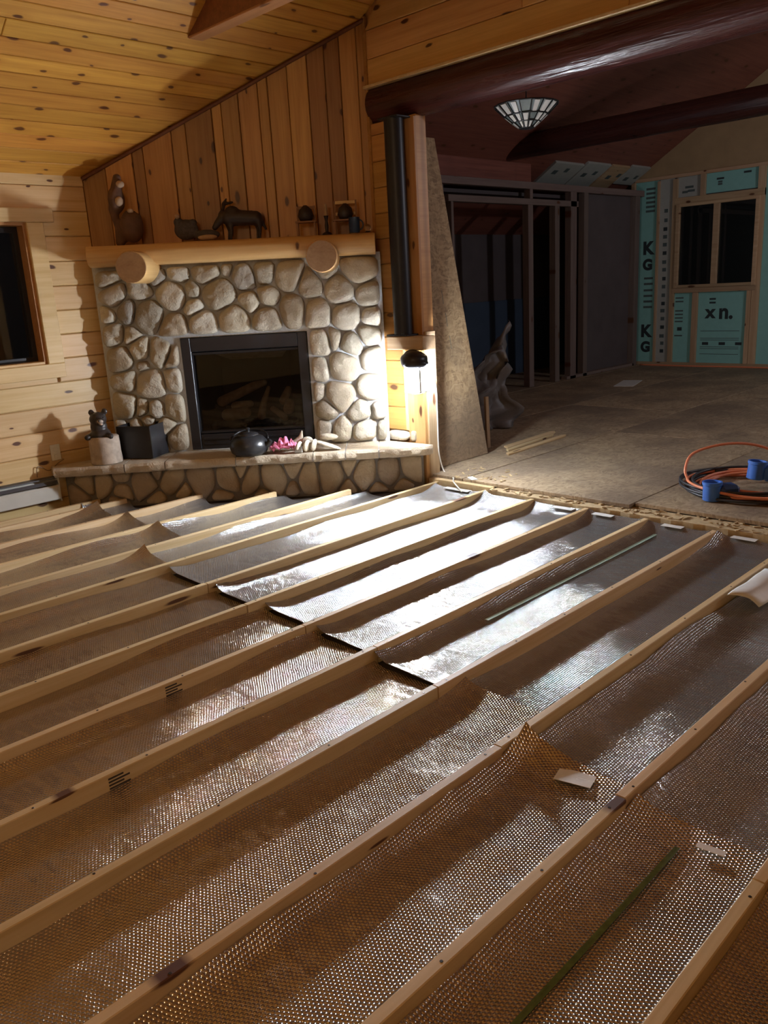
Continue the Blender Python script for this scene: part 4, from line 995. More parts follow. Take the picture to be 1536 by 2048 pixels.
def foil(x0, x1, y0, y1, label, seed, mat, z=FLOOR, curl=0.03, lift_end=0, corner=0.0, curl_near=0.02):
    nx, ny = max(10, int((x1 - x0) / 0.035)), 12
    V = []; F = []
    for i in range(nx + 1):
        t = i / nx; x = x0 + (x1 - x0) * t
        for j in range(ny + 1):
            s = j / ny; y = y0 + (y1 - y0) * s
            far = max(0.0, (s - 0.84) / 0.16); near = max(0.0, (0.14 - s) / 0.14)
            h = 0.0035 * nz(x * 2.2 + seed, y * 5, seed) + 0.0018 * nz(x * 8, y * 12, seed + 3)
            h += far ** 1.6 * curl * (0.55 + 0.9 * nz(x * 1.9, seed * 2.2)) + near ** 1.6 * curl_near * (0.6 + 0.8 * nz(x * 2.3, seed * 5.1))
            e = max(0.0, (t - 0.93) / 0.07) if lift_end > 0 else (max(0.0, (0.07 - t) / 0.07) if lift_end < 0 else 0.0)
            h += e * e * (0.012 + corner * s * s)
            if x1 > 4.0: h += max(0.0, (x - x1 + 0.16) / 0.16) ** 1.7 * 0.042
            yy = y
            V.append((x, yy, z + 0.004 + max(h, -0.002) + (0.006 if lift_end else 0)))
    for i in range(nx):
        for j in range(ny): F.append((i * (ny + 1) + j, (i + 1) * (ny + 1) + j, (i + 1) * (ny + 1) + j + 1, i * (ny + 1) + j + 1))
    n0 = len(V)
    V += [(v[0], v[1], v[2] - 0.003) for v in V]                 # the sheet's own thickness
    F += [tuple(n0 + k for k in f[::-1]) for f in F]
    edge = [i * (ny + 1) for i in range(nx + 1)] + [nx * (ny + 1) + j for j in range(1, ny + 1)] + [i * (ny + 1) + ny for i in range(nx - 1, -1, -1)] + [j for j in range(ny - 1, 0, -1)]
    for k in range(len(edge)):
        a, b = edge[k], edge[(k + 1) % len(edge)]; F.append((a, b, n0 + b, n0 + a))
    o = mesh_obj('bubble_foil', V, F, mat, None, smooth=True, sharp=60)
    return tag(o, label, 'foil', 'bubble foil strips between the sleepers')
ENDS = [1.764, 1.80, 1.85, 2.05, 2.03, 2.07, 2.10, 2.09, 2.10, 2.12, 2.45, 2.46, 2.44]
for i in range(14):
    y0 = ROWS[i - 1][0] + 0.001 if i else 0.16
    y1 = ROWS[i][0] - SWD - 0.001
    if y1 - y0 < 0.1: continue
    xj = ENDS[min(i, 12)]
    xb = min(4.275, ROWS[i][3] if i < 9 else ROWS[i][3] - 0.0)
    if i >= 9: xb = C - 0.36 * R2 - y1 - 0.03
    gap = 'before the ' + ORD[i] + ' sleeper from the lower right corner'
    over = i in (0, 1, 2, 3, 9, 10, 11, 12)
    cr = {2: 0.06, 9: 0.04, 10: 0.05, 11: 0.05, 12: 0.04}.get(i, 0.012)
    cu = 0.034 if i < 9 else 0.05
    if xb > xj + 0.1:
        foil(-0.62, xj + (0.05 if over else 0.0), y0, y1, f'wrinkled bubble foil, near sheet, {gap}', i * 3.3, M['foil_worn'], curl=cu, lift_end=1 if over else 0, corner=cr)
        foil(xj, xb, y0, y1, f'shiny bubble foil, far sheet, {gap}', i * 3.3 + 1.7, M['foil'], curl=cu, lift_end=0 if over else -1, corner=cr)
    else:
        foil(-0.62, xb, y0, y1, f'narrow bubble foil strip {gap}', i * 3.3, M['foil_worn'], curl=cu)

# ------------------------------------------------------------------ left wall fittings
def build_heater():
    h = thing('baseboard_heater', (0.5, YL - 0.04, 0.02), 'long white baseboard heater along the left wall by the hearth', 'heater')
    x0, x1 = -1.5, 2.36
    def ext(nm, prof, mt):
        n = len(prof); V = [(x0, y, z) for y, z in prof] + [(x1, y, z) for y, z in prof]
        mesh_obj(nm, V, [tuple(range(n)), tuple(range(n, 2 * n))] + [(k, (k + 1) % n, n + (k + 1) % n, n + k) for k in range(n)], M[mt], h)
    Y = YL - 0.004
    ext('back_plate', [(Y, 0.02), (Y, 0.200), (Y - 0.004, 0.200), (Y - 0.004, 0.02)], 'heater')
    ext('top_cover', [(Y - 0.004, 0.200), (Y - 0.035, 0.192), (Y - 0.037, 0.186), (Y - 0.004, 0.190)], 'heater_dark')
    ext('front_panel', [(Y - 0.066, 0.035), (Y - 0.070, 0.04), (Y - 0.070, 0.128), (Y - 0.060, 0.140), (Y - 0.057, 0.138), (Y - 0.064, 0.125), (Y - 0.064, 0.04)], 'heater')
    ext('damper', [(Y - 0.060, 0.150), (Y - 0.045, 0.172), (Y - 0.040, 0.170), (Y - 0.055, 0.148)], 'heater_dark')
    ext('fin_element', [(Y - 0.012, 0.06), (Y - 0.055, 0.06), (Y - 0.055, 0.12), (Y - 0.012, 0.12)], 'heater_dark')
    MB().cbox(x1, x1 + 0.006, Y - 0.07, Y, 0.02, 0.198, 0.002).build('end_cap', M['heater'], h)
    o = thing('wall_outlet', (2.40, YL, 0.36), 'white wall outlet plate low on the left plank wall', 'outlet')
    MB().cbox(2.365, 2.435, YL - 0.012, YL - 0.001, 0.305, 0.42, 0.003).build('cover_plate', M['white_plastic'], o)
    for z in (0.335, 0.385): MB().cbox(2.385, 2.415, YL - 0.015, YL - 0.011, z - 0.014, z + 0.014, 0.002).build('socket', M['white_plastic'], o)
    P = [(2.24, YL - 0.012, 0.21), (2.24, YL - 0.018, 0.25), (2.25, YL - 0.02, 0.285), (2.28, YL - 0.018, 0.275), (2.33, YL - 0.02, 0.245), (2.40, YL - 0.02, 0.285), (2.45, YL - 0.012, 0.305)]
    tag(MB().tube(smooth_path(P, 6), 0.003, 6).build('thermostat_wire', M['wire'], None, True), 'thin brown wire looped above the white baseboard heater', 'wire')
build_heater()

# ------------------------------------------------------------------ things on the hearth
HZ = 0.272
def build_hearth_things():
    cx, cy = 2.655, 5.545
    b = thing('bear_carving', (cx, cy, HZ), 'carved black bear peeking out of a bark log stump on the hearth', 'carving')
    V = []; F = []; n = 32
    for i, (r, z) in enumerate(((0.108, 0), (0.110, 0.02), (0.106, 0.08), (0.106, 0.14), (0.103, 0.185), (0.095, 0.192), (0.02, 0.192))):
        for k in range(n):
            a = 2 * PI * k / n; g = 1 + 0.03 * nz(math.cos(a) * 3, math.sin(a) * 3, z * 4) - (0.10 * math.exp(-((a - 5.05) / 0.09) ** 2) if i < 5 else 0)
            V.append((cx + r * g * math.cos(a), cy + r * g * math.sin(a), HZ + z))
    for i in range(6):
        for k in range(n): F.append((i * n + k, i * n + (k + 1) % n, (i + 1) * n + (k + 1) % n, (i + 1) * n + k))
    F += [tuple(range(n)), tuple(6 * n + k for k in range(n))]
    mesh_obj('stump', V, F, M['bark'], b, True, sharp=60)
    rx, ry = DX.x, DX.y       # image right on the hearth is about +u
    def P(r, o, z): return (cx - 0.02 + r * DX.x + o * DO.x, cy + r * DX.y + o * DO.y, HZ + z)
    ez = math.atan2(DX.y, DX.x)
    blob('bear_body', [(P(0.0, 0, 0.20), (0.075, 0.07, 0.06), (0, 0, ez)), (P(-0.005, 0, 0.26), (0.058, 0.055, 0.06), (0, 0, ez)), (P(0, 0.01, 0.315), (0.060, 0.058, 0.052), (0, 0, ez)),
                       (P(-0.045, 0, 0.362), (0.022, 0.014, 0.024), (0, 0, ez)), (P(0.05, 0, 0.366), (0.022, 0.014, 0.024), (0, 0, ez)), (P(0.03, 0.055, 0.300), (0.030, 0.032, 0.024), (0, 0, ez)),
                       ('t', [P(0.05, 0.02, 0.20), P(0.085, 0.05, 0.195)], [0.028, 0.022]), ('t', [P(-0.05, 0.02, 0.20), P(-0.075, 0.06, 0.195)], [0.028, 0.022])], M['bear'], b, 0.006, 3)
    blob('muzzle', [(P(0.036, 0.075, 0.306), (0.022, 0.020, 0.015), (0, 0, ez)), (P(0.038, 0.07, 0.286), (0.016, 0.016, 0.007), (0, 0, ez))], M['muzzle'], b, 0.004, 2)
    blob('nose', [(P(0.038, 0.095, 0.315), (0.010, 0.007, 0.007))], M['bear'], b, 0.003, 1)
    for r in (0.012, 0.056): blob('eye', [(P(r, 0.063, 0.332), (0.005, 0.005, 0.005))], M['black_glass'], b, 0.002, 0)
    # open-topped black box
    bx = thing('black_box', (2.93, 5.45, HZ), 'open-topped square black metal box on the hearth beside the bear carving', 'box')
    Mo = frame((2.768, 5.570, HZ + 0.002), Vector((0.139, -0.243, 0)).normalized(), Vector((0.243, 0.139, 0)).normalized(), (0, 0, 1))
    wd, dp, ht, th, fl = 0.275, 0.225, 0.235, 0.006, 0.02
    def wall(nm, a, bq, inner):
        pass
    MB().cbox(0, wd, 0, th, 0, ht, 0.002, Mo).build('side_panel', M['black_metal'], bx)
    MB().cbox(0, wd, dp - th, dp, 0, ht, 0.002, Mo).build('side_panel', M['black_metal'], bx)
    MB().cbox(0, th, th, dp - th, 0, ht, 0.002, Mo).build('side_panel', M['black_metal'], bx)
    MB().cbox(wd - th, wd, th, dp - th, 0, ht, 0.002, Mo).build('side_panel', M['black_metal'], bx)
    MB().cbox(th, wd - th, th, dp - th, 0, th, 0.002, Mo).build('bottom_panel', M['black_metal'], bx)
    # iron kettle
    kx, ky = 3.385, 4.815
    k = thing('kettle', (kx, ky, HZ), 'black cast iron kettle on the hearth left of the pink cloth', 'kettle')
    MB().lathe([(0.10, 0), (0.128, 0.02), (0.138, 0.055), (0.130, 0.095), (0.105, 0.125), (0.072, 0.142)], 36, T((kx, ky, HZ))).build('pot', M['iron'], k, True, 60)
    MB().lathe([(0.074, 0.141), (0.070, 0.150), (0.045, 0.160), (0.014, 0.165), (0.012, 0.175), (0.018, 0.182), (0.013, 0.192), (0.004, 0.194)], 28, T((kx, ky, HZ))).build('lid', M['iron'], k, True, 60)
    def K(r, o, z): return (kx + r * DX.x + o * DO.x, ky + r * DX.y + o * DO.y, HZ + z)
    MB().tube([K(0.11, 0.03, 0.06), K(0.145, 0.04, 0.075), K(0.165, 0.045, 0.10)], [0.026, 0.020, 0.015], 12).build('spout', M['iron'], k, True, 60)
    hp = [K(0.135 * math.cos(a), -0.02 - 0.15 * math.sin(a), 0.105 + 0.05 * math.sin(a)) for a in [PI * j / 14 for j in range(15)]]
    MB().tube(hp, 0.006, 8).build('bail_handle', M['iron'], k, True)
    # pink crumpled cloth
    px, py = 3.566, 4.652
    V = []; F = []; n = 14
    for i in range(n + 1):
        for j in range(n + 1):
            a, c = i / n * 2 - 1, j / n * 2 - 1
            r = 0.096 * a; q = 0.060 * c
            h = 0.038 + 0.045 * nz(a * 2.6 + 3, c * 2.6) + 0.03 * nz(a * 6, c * 6 + 4) + 0.045 * max(0, nz(a * 3.4 + 9, c * 1.5 + 2)) * (1 - abs(c) * .4)
            h *= (1 - 0.55 * max(abs(a), abs(c)) ** 3)
            V.append((px + r * DX.x + q * DO.x, py + r * DX.y + q * DO.y, HZ + 0.004 + max(0.0, h * 1.5)))
    for i in range(n):
        for j in range(n): F.append((i * (n + 1) + j, (i + 1) * (n + 1) + j, (i + 1) * (n + 1) + j + 1, i * (n + 1) + j + 1))
    o = mesh_obj('crumpled_cloth', V, F, M['pink'], None, smooth=True, sharp=40)
    sm = o.modifiers.new('thick', 'SOLIDIFY'); sm.thickness = 0.003
    tag(o, 'crumpled bright pink cloth on the hearth beside the black kettle', 'cloth')
    # tin, stones
    tn = thing('small_tin', (3.625, 4.545, HZ), 'small square silver tin in front of the pink cloth', 'tin')
    Mt = frame((3.605, 4.530, HZ + 0.001), DX, DO, (0, 0, 1)); MB().cbox(-0.028, 0.028, -0.02, 0.02, 0, 0.035, 0.004, Mt).build('tin_body', M['tin'], tn); MB().cbox(-0.029, 0.029, -0.021, 0.021, 0.035, 0.043, 0.003, Mt).build('tin_lid', M['tin'], tn)
    def ov(name, r, o, z, rad, e, label, mt='pale_stone', cat='stone', grp='loose pale stones on the hearth'):
        base = Vector((3.66, 4.50, HZ)); p = base + r * DX + o * DO + Vector((0, 0, z))
        V0 = blob(name, [(tuple(p), rad, e)], M[mt], None, 0.006, 1); return tag(V0, label, cat, grp)
    ez = math.atan2(DX.y, DX.x)
    ov('flat_stone', -0.055, 0.02, 0.043, (0.034, 0.014, 0.043), (0.25, 0.1, ez + 0.9), 'upright pale oval stone next to the silver tin')
    ov('flat_stone', 0.0, 0.01, 0.046, (0.036, 0.015, 0.046), (0.2, 0.15, ez + 0.9), 'upright pale oval stone in the middle of the hearth stones')
    ov('flat_stone', 0.05, 0.0, 0.046, (0.034, 0.015, 0.046), (0.2, 0.12, ez + 0.9), 'upright pale oval stone leaning at the right of its row')
    ov('flat_stone', -0.01, -0.085, 0.060, (0.05, 0.02, 0.040), (0.5, -0.3, ez), 'pale rounded stone lying behind the upright ones')
    ov('flat_stone', 0.145, -0.03, 0.036, (0.105, 0.045, 0.014), (0, 0.36, ez), 'long thin pale slab stone propped at a slant on the hearth')
    ov('flat_stone', 0.155, -0.075, 0.088, (0.068, 0.040, 0.024), (0, 0.1, ez), 'smooth oval stone resting on top of the slanted slab')
    pts = [(-0.15, -0.095, 0.03), (-0.09, -0.10, 0.055), (-0.05, -0.10, 0.09), (-0.04, -0.105, 0.135)]
    base = Vector((3.66, 4.50, HZ))
    tag(blob('antler_piece', [('t', [tuple(base + a * DX + c * DO + Vector((0, 0, z))) for a, c, z in pts], [0.022, 0.024, 0.018, 0.006])], M['pale_stone'], None, 0.005, 2), 'curved pale horn-like piece standing behind the pink cloth', 'horn')
build_hearth_things()

# ------------------------------------------------------------------ things on the mantel
def build_mantel_things():
    def Z(u): return 1.610 - 0.008 * (u + 1.0) + 0.144
    def P(u, o, z): return D(u, o, Z(u) + z)
    ez = math.atan2(DX.y, DX.x)
    u = -1.80
    t = thing('driftwood_figure', P(u, 0.12, 0), 'tall knotted driftwood figure with pale burls at the left end of the mantel', 'ornament')
    blob('driftwood_stem', [('t', [P(u - .01, .12, .02), P(u - .015, .12, .12), P(u - .03, .12, .24), P(u, .11, .34), P(u + .02, .11, .44)], [0.035, 0.022, 0.035, 0.045, 0.03]), ('t', [P(u, .12, .03), P(u + .08, .12, .10), P(u + .12, .12, .17)], [0.03, 0.05, 0.04]), ((P(u + .085, .12, .12)), (0.085, 0.06, 0.11)), ((P(u + .0, .12, .30)), (0.06, 0.05, 0.09))], M['driftwood'], t, 0.01, 2)
    blob('burl', [(P(u + .025, .15, .285), (0.03, 0.028, 0.035))], M['pale_burl'], t, 0.007, 2); blob('burl', [(P(u + .045, .14, .395), (0.03, 0.026, 0.025))], M['pale_burl'], t, 0.007, 2)
    blob('burl', [(P(u + .095, .15, .22), (0.025, 0.02, 0.018))], M['pale_burl'], t, 0.007, 2)
    u = -1.29
    t = thing('wildlife_carving', P(u, 0.12, 0), 'grey rocky wildlife carving on the mantel left of the dark moose', 'ornament')
    blob('carved_rock', [(P(u - .05, .12, .08), (0.085, 0.05, 0.07), (0, 0, ez)), (P(u - .10, .12, .13), (0.035, 0.03, 0.035)), (P(u + .09, .13, .04), (0.095, 0.04, 0.035), (0, 0, ez)), (P(u + .0, .12, .13), (0.03, 0.03, 0.02))], M['ember'], t, 0.009, 2)
    blob('pale_head', [(P(u - .10, .14, .168), (0.018, 0.018, 0.018))], M['pale_burl'], t, 0.005, 1); blob('pale_base', [(P(u + .10, .16, .022), (0.07, 0.025, 0.018), (0, 0, ez))], M['pale_burl'], t, 0.006, 1)
    u = -0.95
    t = thing('moose_figure', P(u, 0.12, 0), 'dark standing moose figure on the mantel, head to the left', 'ornament')
    mo = [('t', [P(u - .08, .12, .145), P(u + .10, .12, .135)], [0.058, 0.050]), ((P(u - .06, .12, .165)), (0.06, 0.045, 0.058), (0, 0, ez)), ('t', [P(u - .12, .12, .155), P(u - .165, .12, .115), P(u - .19, .12, .085)], [0.036, 0.026, 0.020]), ('t', [P(u - .145, .12, .17), P(u - .13, .12, .20)], [0.014, 0.008])]
    for du, oo in ((-.10, .10), (-.08, .14), (.10, .10), (.12, .14)): mo.append(('t', [P(u + du, oo, .12), P(u + du + .008, oo, .06), P(u + du, oo, .002)], [0.026, 0.013, 0.011]))
    mo.append(('t', [P(u + .14, .12, .12), P(u + .165, .12, .06)], [0.014, 0.010]))
    blob('moose_body', mo, M['dark_figure'], t, 0.007, 2)
    an = blob('antler', [('t', [P(u - .125, .11, .19), P(u - .12, .08, .24), P(u - .10, .07, .275)], [0.010, 0.014, 0.006]), ('t', [P(u - .12, .08, .24), P(u - .06, .07, .25)], [0.012, 0.008])], M['dark_figure'], t, 0.005, 1)
    # miniature chairs
    def chair(u, label, back, w=0.12):
        t = thing('miniature_chair', P(u, 0.13, 0), label, 'ornament', 'miniature chairs on the mantel')
        Mc = frame(P(u, 0.13, 0), DX, DO, (0, 0, 1)); h = w / 2
        for a in (-h, h):
            for q in (-0.04, 0.04):
                MB().cbox(a - .006, a + .006, q - .006, q + .006, 0.0, 0.085 if q > 0 else back, 0.0015, Mc).build('leg', M['mini_wood'], t)
        MB().cbox(-h - .012, h + .012, -0.05, 0.055, 0.085, 0.095, 0.002, Mc).build('seat', M['mini_wood'], t)
        for z in (back * 0.62, back * 0.95): MB().cbox(-h, h, -0.044, -0.036, z - .014, z + .008, 0.002, Mc).build('back_slat', M['wall_pine' if w > 0.12 else 'mini_wood'], t)
        MB().lathe([(0.04, .096), (0.055, .13), (0.045, .17), (0.012, .20)], 16, Mc).build('cushion', M['dark_figure'], t, True)
        return t
    chair(-0.50, 'miniature wooden chair with a dark cushion above the right log bracket', 0.20)
    chair(-0.225, 'wider miniature chair with a pale top rail at the right of the mantel', 0.225, 0.15)
    u = -0.36
    t = thing('candlestick', P(u, 0.13, 0), 'slim candlestick standing between the two miniature chairs', 'ornament')
    Mc = frame(P(u, 0.13, 0), DX, DO, (0, 0, 1))
    MB().lathe([(0.035, 0), (0.03, 0.012), (0.010, 0.02), (0.014, 0.06), (0.009, 0.09), (0.015, 0.12), (0.02, 0.125)], 16, Mc).build('holder', M['dark_figure'], t, True, 50); MB().lathe([(0.011, 0.125), (0.011, 0.20), (0.004, 0.204)], 12, Mc).build('candle', M['pale_burl'], t, True, 50)
    u = -0.165
    t = thing('dark_mug', P(u, 0.2, 0), 'small dark blue mug in front of the wider miniature chair', 'mug')
    Mc = frame(P(u, 0.21, 0), DX, DO, (0, 0, 1)); MB().lathe([(0.034, 0), (0.038, 0.01), (0.038, 0.098), (0.040, 0.10), (0.034, 0.099), (0.033, 0.012), (0.0, 0.012)], 20, Mc).build('mug_body', M['blue_mug'], t, True, 50)
    MB().tube([tuple(Mc @ Vector((0.036 + 0.024 * math.sin(PI * j / 8), 0, 0.05 - 0.032 * math.cos(PI * j / 8)))) for j in range(9)], 0.005, 6).build('mug_handle', M['blue_mug'], t, True)
    u = -0.075
    t = thing('crystal_ball', P(u, 0.20, 0), 'small clear glass ball at the right end of the mantel', 'ornament')
    blob('ball', [(P(u, 0.20, 0.030), (0.024, 0.024, 0.024))], M['crystal'], t, 0.004, 3); MB().lathe([(0.022, 0), (0.014, 0.008)], 16, T(P(u, 0.20, 0))).build('stand', M['dark_figure'], t)
build_mantel_things()

# ------------------------------------------------------------------ far room things
def build_far_things():
    # OSB sheet leaning behind the post: foot runs along X, leaning to +Y
    t = thing('osb_sheet', (4.9, 4.06, ZF), 'tall OSB sheet leaning beside the post at the edge of the opening', 'sheet')
    a = math.radians(7.5)
    Mo = frame((4.50, 4.045, ZF + 0.002), (1, 0.02, 0), (0, math.sin(a), math.cos(a)), (0, -math.cos(a), math.sin(a)))
    # local x along the foot, y up the sheet; its right edge runs back to the left as it rises
    poly = [(0.0, 0.0), (0.64, 0.0), (0.66, 1.0), (0.68, 2.38), (0.0, 2.38)]
    poly = [(0.0, 0.0), (0.635, 0.0), (0.50, 2.40), (0.0, 2.40)]
    V = [(x, y, z) for z in (0.0, 0.014) for x, y in poly]; V = [(v[0] - .3, v[1] - 1.2, v[2]) for v in V]
    mesh_obj('panel', V, [(0, 1, 2, 3), (4, 5, 6, 7), (0, 1, 5, 4), (1, 2, 6, 5), (2, 3, 7, 6), (3, 0, 4, 7)], M['osb_sheet'], t, M=Mo @ T((.3, 1.2, 0)))
    for k in range(6):
        plank('edge_print', rect(0.40 - 0.012 * k, 0.405 - 0.012 * k, 0.35 + 0.17 * k, 0.35 + 0.17 * k + 0.10), 0.0008, Mo @ T((0, 0, 0.014)), M['ink_soft'], t, 0.0002)
    # crumpled plastic behind it
    V = []; F = []; nu, nv = 16, 22
    for j in range(nv + 1):
        q = j / nv
        for i in range(nu + 1):
            s = i / nu
            wd = 0.62 * (1 - q) + 0.10 + 0.12 * math.sin(q * 9)
            x = 5.95 + (s - 0.5) * wd * 0.75; y = 4.78 - (s - 0.5) * wd * 0.55 + 0.16 * nz(s * 3, q * 3) + 0.10 * nz(s * 7, q * 8) - 0.10 * q
            V.append((x + 0.10 * nz(s * 4 + 7, q * 5) + 0.30 * q * (s - .2), y, ZF + 0.01 + 0.98 * q * (0.50 + 0.50 * s) + 0.04 * nz(s * 6, q * 6 + 3) * q))
    for j in range(nv):
        for i in range(nu): F.append((j * (nu + 1) + i, j * (nu + 1) + i + 1, (j + 1) * (nu + 1) + i + 1, (j + 1) * (nu + 1) + i))
    o = mesh_obj('plastic_sheet', V, F, M['cloth_plastic'], None, smooth=True); sm = o.modifiers.new('thick', 'SOLIDIFY'); sm.thickness = 0.004
    tag(o, 'crumpled translucent plastic sheeting standing in the dark behind the OSB sheet', 'plastic sheeting')
    tag(plank('offcut_board', rect(ZF, 0.46, -0.02, 0.02), 0.02, frame((5.33, 4.20, 0.0), (0.06, 0.02, 1), (1, 0, 0), (0, -1, 0.02)), M['stud'], None, 0.003), 'thin offcut board standing behind the foot of the OSB sheet', 'board')
    # scrap planks on the floor
    for i, (x0, y0, x1, y1, wd, lb) in enumerate(((5.16, 3.87, 6.09, 3.92, 0.05, 'thin splintered board lying on the subfloor, nearest of the scraps'), (5.28, 3.96, 6.05, 4.02, 0.045, 'thin splintered board lying beside the nearest scrap board'), (5.38, 4.05, 6.2, 4.10, 0.06, 'thin pale scrap board lying behind the other two scraps'))):
        d = Vector((x1 - x0, y1 - y0, 0)); L = d.length; d.normalize(); nrm = Vector((-d.y, d.x, 0))
        poly = [(0, -wd / 2), (L * 0.93, -wd / 2), (L, -wd * 0.1), (L * 0.96, wd / 2), (0.04, wd / 2)]
        tag(plank('scrap_board', poly, 0.014, frame((x0, y0, ZF + 0.0015), d, nrm, (0, 0, 1)), M['lumber'], None, 0.003), lb, 'board', 'scrap boards on the subfloor')
    tag(plank('scrap_slip', rect(-0.05, 0.05, -0.022, 0.022), 0.004, frame((4.40, 3.60, ZF + 0.001), (0.5, 0.86, 0), (-0.86, 0.5, 0), (0, 0, 1)), M['tape'], None, 0.001), 'small crumpled white paper scrap at the edge of the subfloor', 'paper')
    tag(plank('paper_sheet', rect(-0.3, 0.3, -0.12, 0.12), 0.004, frame((9.5, 5.2, ZF + 0.001), (0.95, 0.3, 0), (-0.3, 0.95, 0), (0, 0, 1)), M['tape'], None, 0.001), 'pale flat sheet lying far back on the dark subfloor', 'paper')
    # debris along the torn edge
    b = MB()
    for k in range(260):
        y = -0.3 + 4.1 * rnd.random(); x = rnd.uniform(4.29, 4.42) if y < 3.36 else rnd.uniform(4.37, 4.75)
        s = rnd.uniform(0.006, 0.024); z = 0.011 if y < 3.36 else ZF + 0.002
        b.box(-s, s, -s * 0.35, s * 0.35, -0.0012, 0.004, T((x, y, z)) @ rotz(rnd.random() * 6.3) @ Matrix.Rotation(rnd.uniform(-.25, .25), 4, 'Y'))
    tag(b.build('wood_chips', M['debris'], None), 'pale OSB chips strewn along the torn edge of the subfloor', 'chips', kind='stuff')
    # pendant lamp
    px, py, pz = 5.0, 3.535, 2.36
    p = thing('pendant_lamp', (px, py, pz), 'leaded glass bowl pendant hanging in the far room near the log beam', 'lamp')
    tiers = [(0.050, 0.0), (0.095, 0.034), (0.145, 0.075), (0.215, 0.140)]; n = 16
    def pt(i, k): r, z = tiers[i]; a = 2 * PI * k / n; return Vector((px + r * math.cos(a), py + r * math.sin(a), pz + z))
    MB().lathe([(r - 0.004, z + 0.002) for r, z in tiers] + [(tiers[-1][0] - 0.008, tiers[-1][1])] + [(r - 0.009, z + 0.004) for r, z in tiers[::-1]], n, T((px, py, pz)), False, False).build('smoked_bowl', M['shade_dark'], p)
    for i in range(3):
        for k in range(n):
            if (k + i) % 4 == 3: continue
            a, b2, c2, d = pt(i, k), pt(i, k + 1), pt(i + 1, k + 1), pt(i + 1, k)
            f0, f1 = (0.20, 0.80) if k % 2 else (0.28, 0.72)
            lo0, lo1 = a.lerp(b2, f0), a.lerp(b2, f1); hi0, hi1 = d.lerp(c2, f0), d.lerp(c2, f1)
            q = [lo0.lerp(hi0, .08), lo1.lerp(hi1, .08), hi1.lerp(lo1, .08), hi0.lerp(lo0, .08)]
            nn = (q[1] - q[0]).cross(q[3] - q[0]).normalized() * 0.004
            V = [v - nn for v in q] + [v + nn for v in q]
            mesh_obj('glass_piece', V, [(0, 1, 2, 3), (4, 5, 6, 7), (0, 1, 5, 4), (1, 2, 6, 5), (2, 3, 7, 6), (3, 0, 4, 7)], M['shade_glass'], p)
    cm = MB()
    for k in range(n): cm.tube([pt(i, k) for i in range(4)], 0.004, 5)
    for i in range(4): cm.tube([pt(i, k) for k in range(n + 1)], 0.005, 5, False)
    cm.build('lead_came', M['came'], p)
    MB().lathe([(0.0, -0.012), (0.03, -0.008), (0.056, 0.002), (0.0, 0.006)], 16, T((px, py, pz))).build('bottom_cap', M['came'], p)
    ztop = zf(py) - 0.0
    MB().tube([(px, py, pz), (px, py, ztop - 0.02)], 0.004, 8).build('stem', M['came'], p); MB().lathe([(0.05, -0.03), (0.06, -0.005)], 16, T((px, py, ztop - 0.03))).build('canopy', M['came'], p)
    # coiled cord with blue plugs
    cx, cy = 5.10, 1.90
    o = thing('extension_cord', (cx, cy, ZF), 'coiled orange extension cord with a raised loop on the subfloor', 'cord')
    P = []
    for k in range(420):
        a = 2 * PI * k / 60; ph = k / 60
        rx = 0.37 + 0.07 * math.sin(ph * 2.1) - 0.03 * (ph % 2); ry = 0.35 + 0.065 * math.cos(ph * 1.7)
        P.append((cx + rx * math.cos(a + 0.3) + 0.03 * math.sin(ph * 3), cy + ry * math.sin(a + 0.3) + 0.03 * math.cos(ph * 2.3), ZF + 0.010 + 0.012 * (ph % 4) + 0.008 * math.sin(a * 2 + ph)))
    MB().tube(P, 0.009, 7).build('coil', M['orange_cord'], o, True)
    lp = smooth_path([(4.98, 2.28, 0.06), (5.00, 2.32, 0.13), (5.12, 2.32, 0.22), (5.32, 2.18, 0.26), (5.50, 2.02, 0.22), (5.58, 1.82, 0.10), (5.5, 1.7, 0.05)], 8)
    MB().tube(lp, 0.009, 8).build('loop', M['orange_cord'], o, True)
    o2 = thing('extension_cord', (cx + .02, cy, ZF), 'coiled black cord lying together with the orange one', 'cord')
    P = []
    for k in range(360):
        a = 2 * PI * k / 60; ph = k / 60
        rx = 0.41 + 0.05 * math.sin(ph * 1.6 + 1); ry = 0.38 + 0.05 * math.cos(ph * 2.2 + 2)
        P.append((cx + 0.02 + rx * math.cos(a + 1.2) + 0.02 * math.sin(ph * 2), cy + 0.04 + ry * math.sin(a + 1.2), ZF + 0.010 + 0.013 * ((ph + .5) % 4)))
    MB().tube(P, 0.0085, 7).build('coil', M['black_cord'], o2, True)
    def plug(loc, rz, tilt, label, navy):
        t = thing('blue_connector', loc, label, 'plug', 'blue connectors on the cords')
        Mo = T(loc) @ rotz(rz) @ Matrix.Rotation(tilt, 4, 'Y') @ Matrix.Scale(1.25, 4)
        MB().lathe([(0.036, 0), (0.042, 0.004), (0.042, 0.075), (0.046, 0.078), (0.046, 0.092), (0.038, 0.092), (0.036, 0.03), (0.0, 0.03)], 22, Mo).build('socket_body', M['blue_plug'], t, True, 40)
        MB().cbox(0.03, 0.12, -0.045, 0.045, -0.002, 0.075, 0.014, Mo).build('grip', M['navy_plug' if navy else 'blue_plug'], t)
        MB().cbox(0.055, 0.09, -0.046, -0.044, 0.03, 0.042, 0.0008, Mo).build('label_patch', M['white_plastic'], t)
    plug((4.70, 2.01, ZF + 0.003), math.radians(-42), 0, 'bright blue connector with a round socket at the front of the coil', True)
    plug((5.14, 1.93, ZF + 0.055), math.radians(-55), 0.1, 'blue connector lying on top of the coiled cords', False)
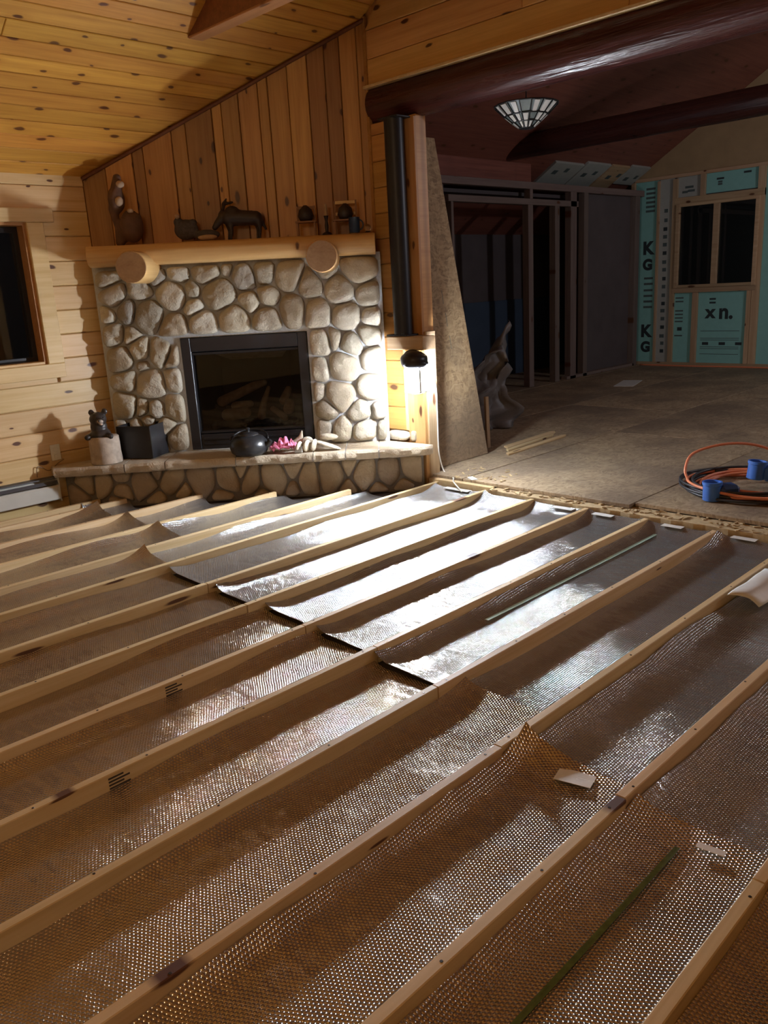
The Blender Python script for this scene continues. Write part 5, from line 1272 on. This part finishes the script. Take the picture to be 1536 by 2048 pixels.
    P = smooth_path([(XF - 0.12, 6.1, ZF + .009), (XF - 0.14, 5.3, ZF + .009), (XF - 0.10, 4.6, ZF + .009), (XF - 0.16, 3.6, ZF + .009), (XF - 0.2, 2.0, ZF + .009)], 6)
    tag(MB().tube(P, 0.012, 6).build('extension_cord', M['orange_cord'], None, True), 'orange cord lying along the foot of the far wall', 'cord')
build_far_things()

# ------------------------------------------------------------------ tape and scraps on the foil
def strip(name, x, y, lx, ly, ang, label, mt='tape', cat='tape', grp='white tape pieces on the foil', z=FLOOR + 0.018):
    V = []; F = []; n = 8
    for i in range(n + 1):
        for j in range(3):
            a, b = (i / n - .5) * lx, (j / 2 - .5) * ly
            X, Y = x + a * math.cos(ang) - b * math.sin(ang), y + a * math.sin(ang) + b * math.cos(ang)
            V.append((X, Y, z + 0.002 * nz(X * 20, Y * 20)))
    for i in range(n):
        for j in range(2): F.append((i * 3 + j, (i + 1) * 3 + j, (i + 1) * 3 + j + 1, i * 3 + j + 1))
    o = mesh_obj(name, V, F, M[mt], None); sm = o.modifiers.new('thick', 'SOLIDIFY'); sm.thickness = 0.0015
    return tag(o, label, cat, grp)
for y, ly, nm in ((2.47, 0.13, 'fifth and sixth sleepers'), (2.03, 0.12, 'fourth and fifth sleepers'), (1.63, 0.13, 'third and fourth sleepers'), (1.22, 0.12, 'second and third sleepers'), (2.75, 0.15, 'sixth and seventh sleepers')):
    strip('tape_piece', 4.245, y, 0.05, ly, 0, 'white tape end at the threshold between the ' + nm, z=-0.016)
strip('tape_piece', 4.255, 3.62, 0.05, 0.22, 0, 'white tape end at the threshold by the foot of the post', z=-0.014)
strip('tape_piece', 1.845, 1.15, 0.075, 0.11, 0.25, 'pale tape patch on the foil near the joint of the second sleeper', z=FLOOR + 0.024)
strip('tape_piece', 1.79, 0.72, 0.022, 0.07, 0.1, 'torn pale tape bit on the foil left of the first sleeper', z=FLOOR + 0.024)
strip('printed_stripe', 3.42, 2.085, 1.6, 0.02, 0.0, 'pale green stripe along the foil between the fourth and fifth sleepers', 'green_tape', 'stripe', 'green stripes on the foil', FLOOR + 0.017)
strip('printed_stripe', 1.02, 0.79, 1.46, 0.014, 0.0, 'dark green stripe along the near foil left of the first sleeper', 'dark_green', 'stripe', 'green stripes on the foil', FLOOR + 0.017)
def curled_flap():
    V = []; F = []; n = 14
    for i in range(n + 1):
        t = i / n
        for j in range(9):
            q = j / 8
            V.append((3.37 + 0.42 * q + 0.04 * t, 1.352 - 0.125 * t - 0.03 * t * q, 0.004 - 0.040 * t + 0.022 * math.sin(PI * t) + 0.008 * nz(q * 3, t * 2)))
    for i in range(n):
        for j in range(8): F.append((i * 9 + j, i * 9 + j + 1, (i + 1) * 9 + j + 1, (i + 1) * 9 + j))
    o = mesh_obj('foil_flap', V, F, M['tape'], None, smooth=True); sm = o.modifiers.new('thick', 'SOLIDIFY'); sm.thickness = 0.003  # white colour stands in for light falling on the foil
    tag(o, 'curled foil flap coloured white as if lit, sticking up beside the second sleeper', 'foil')
curled_flap()
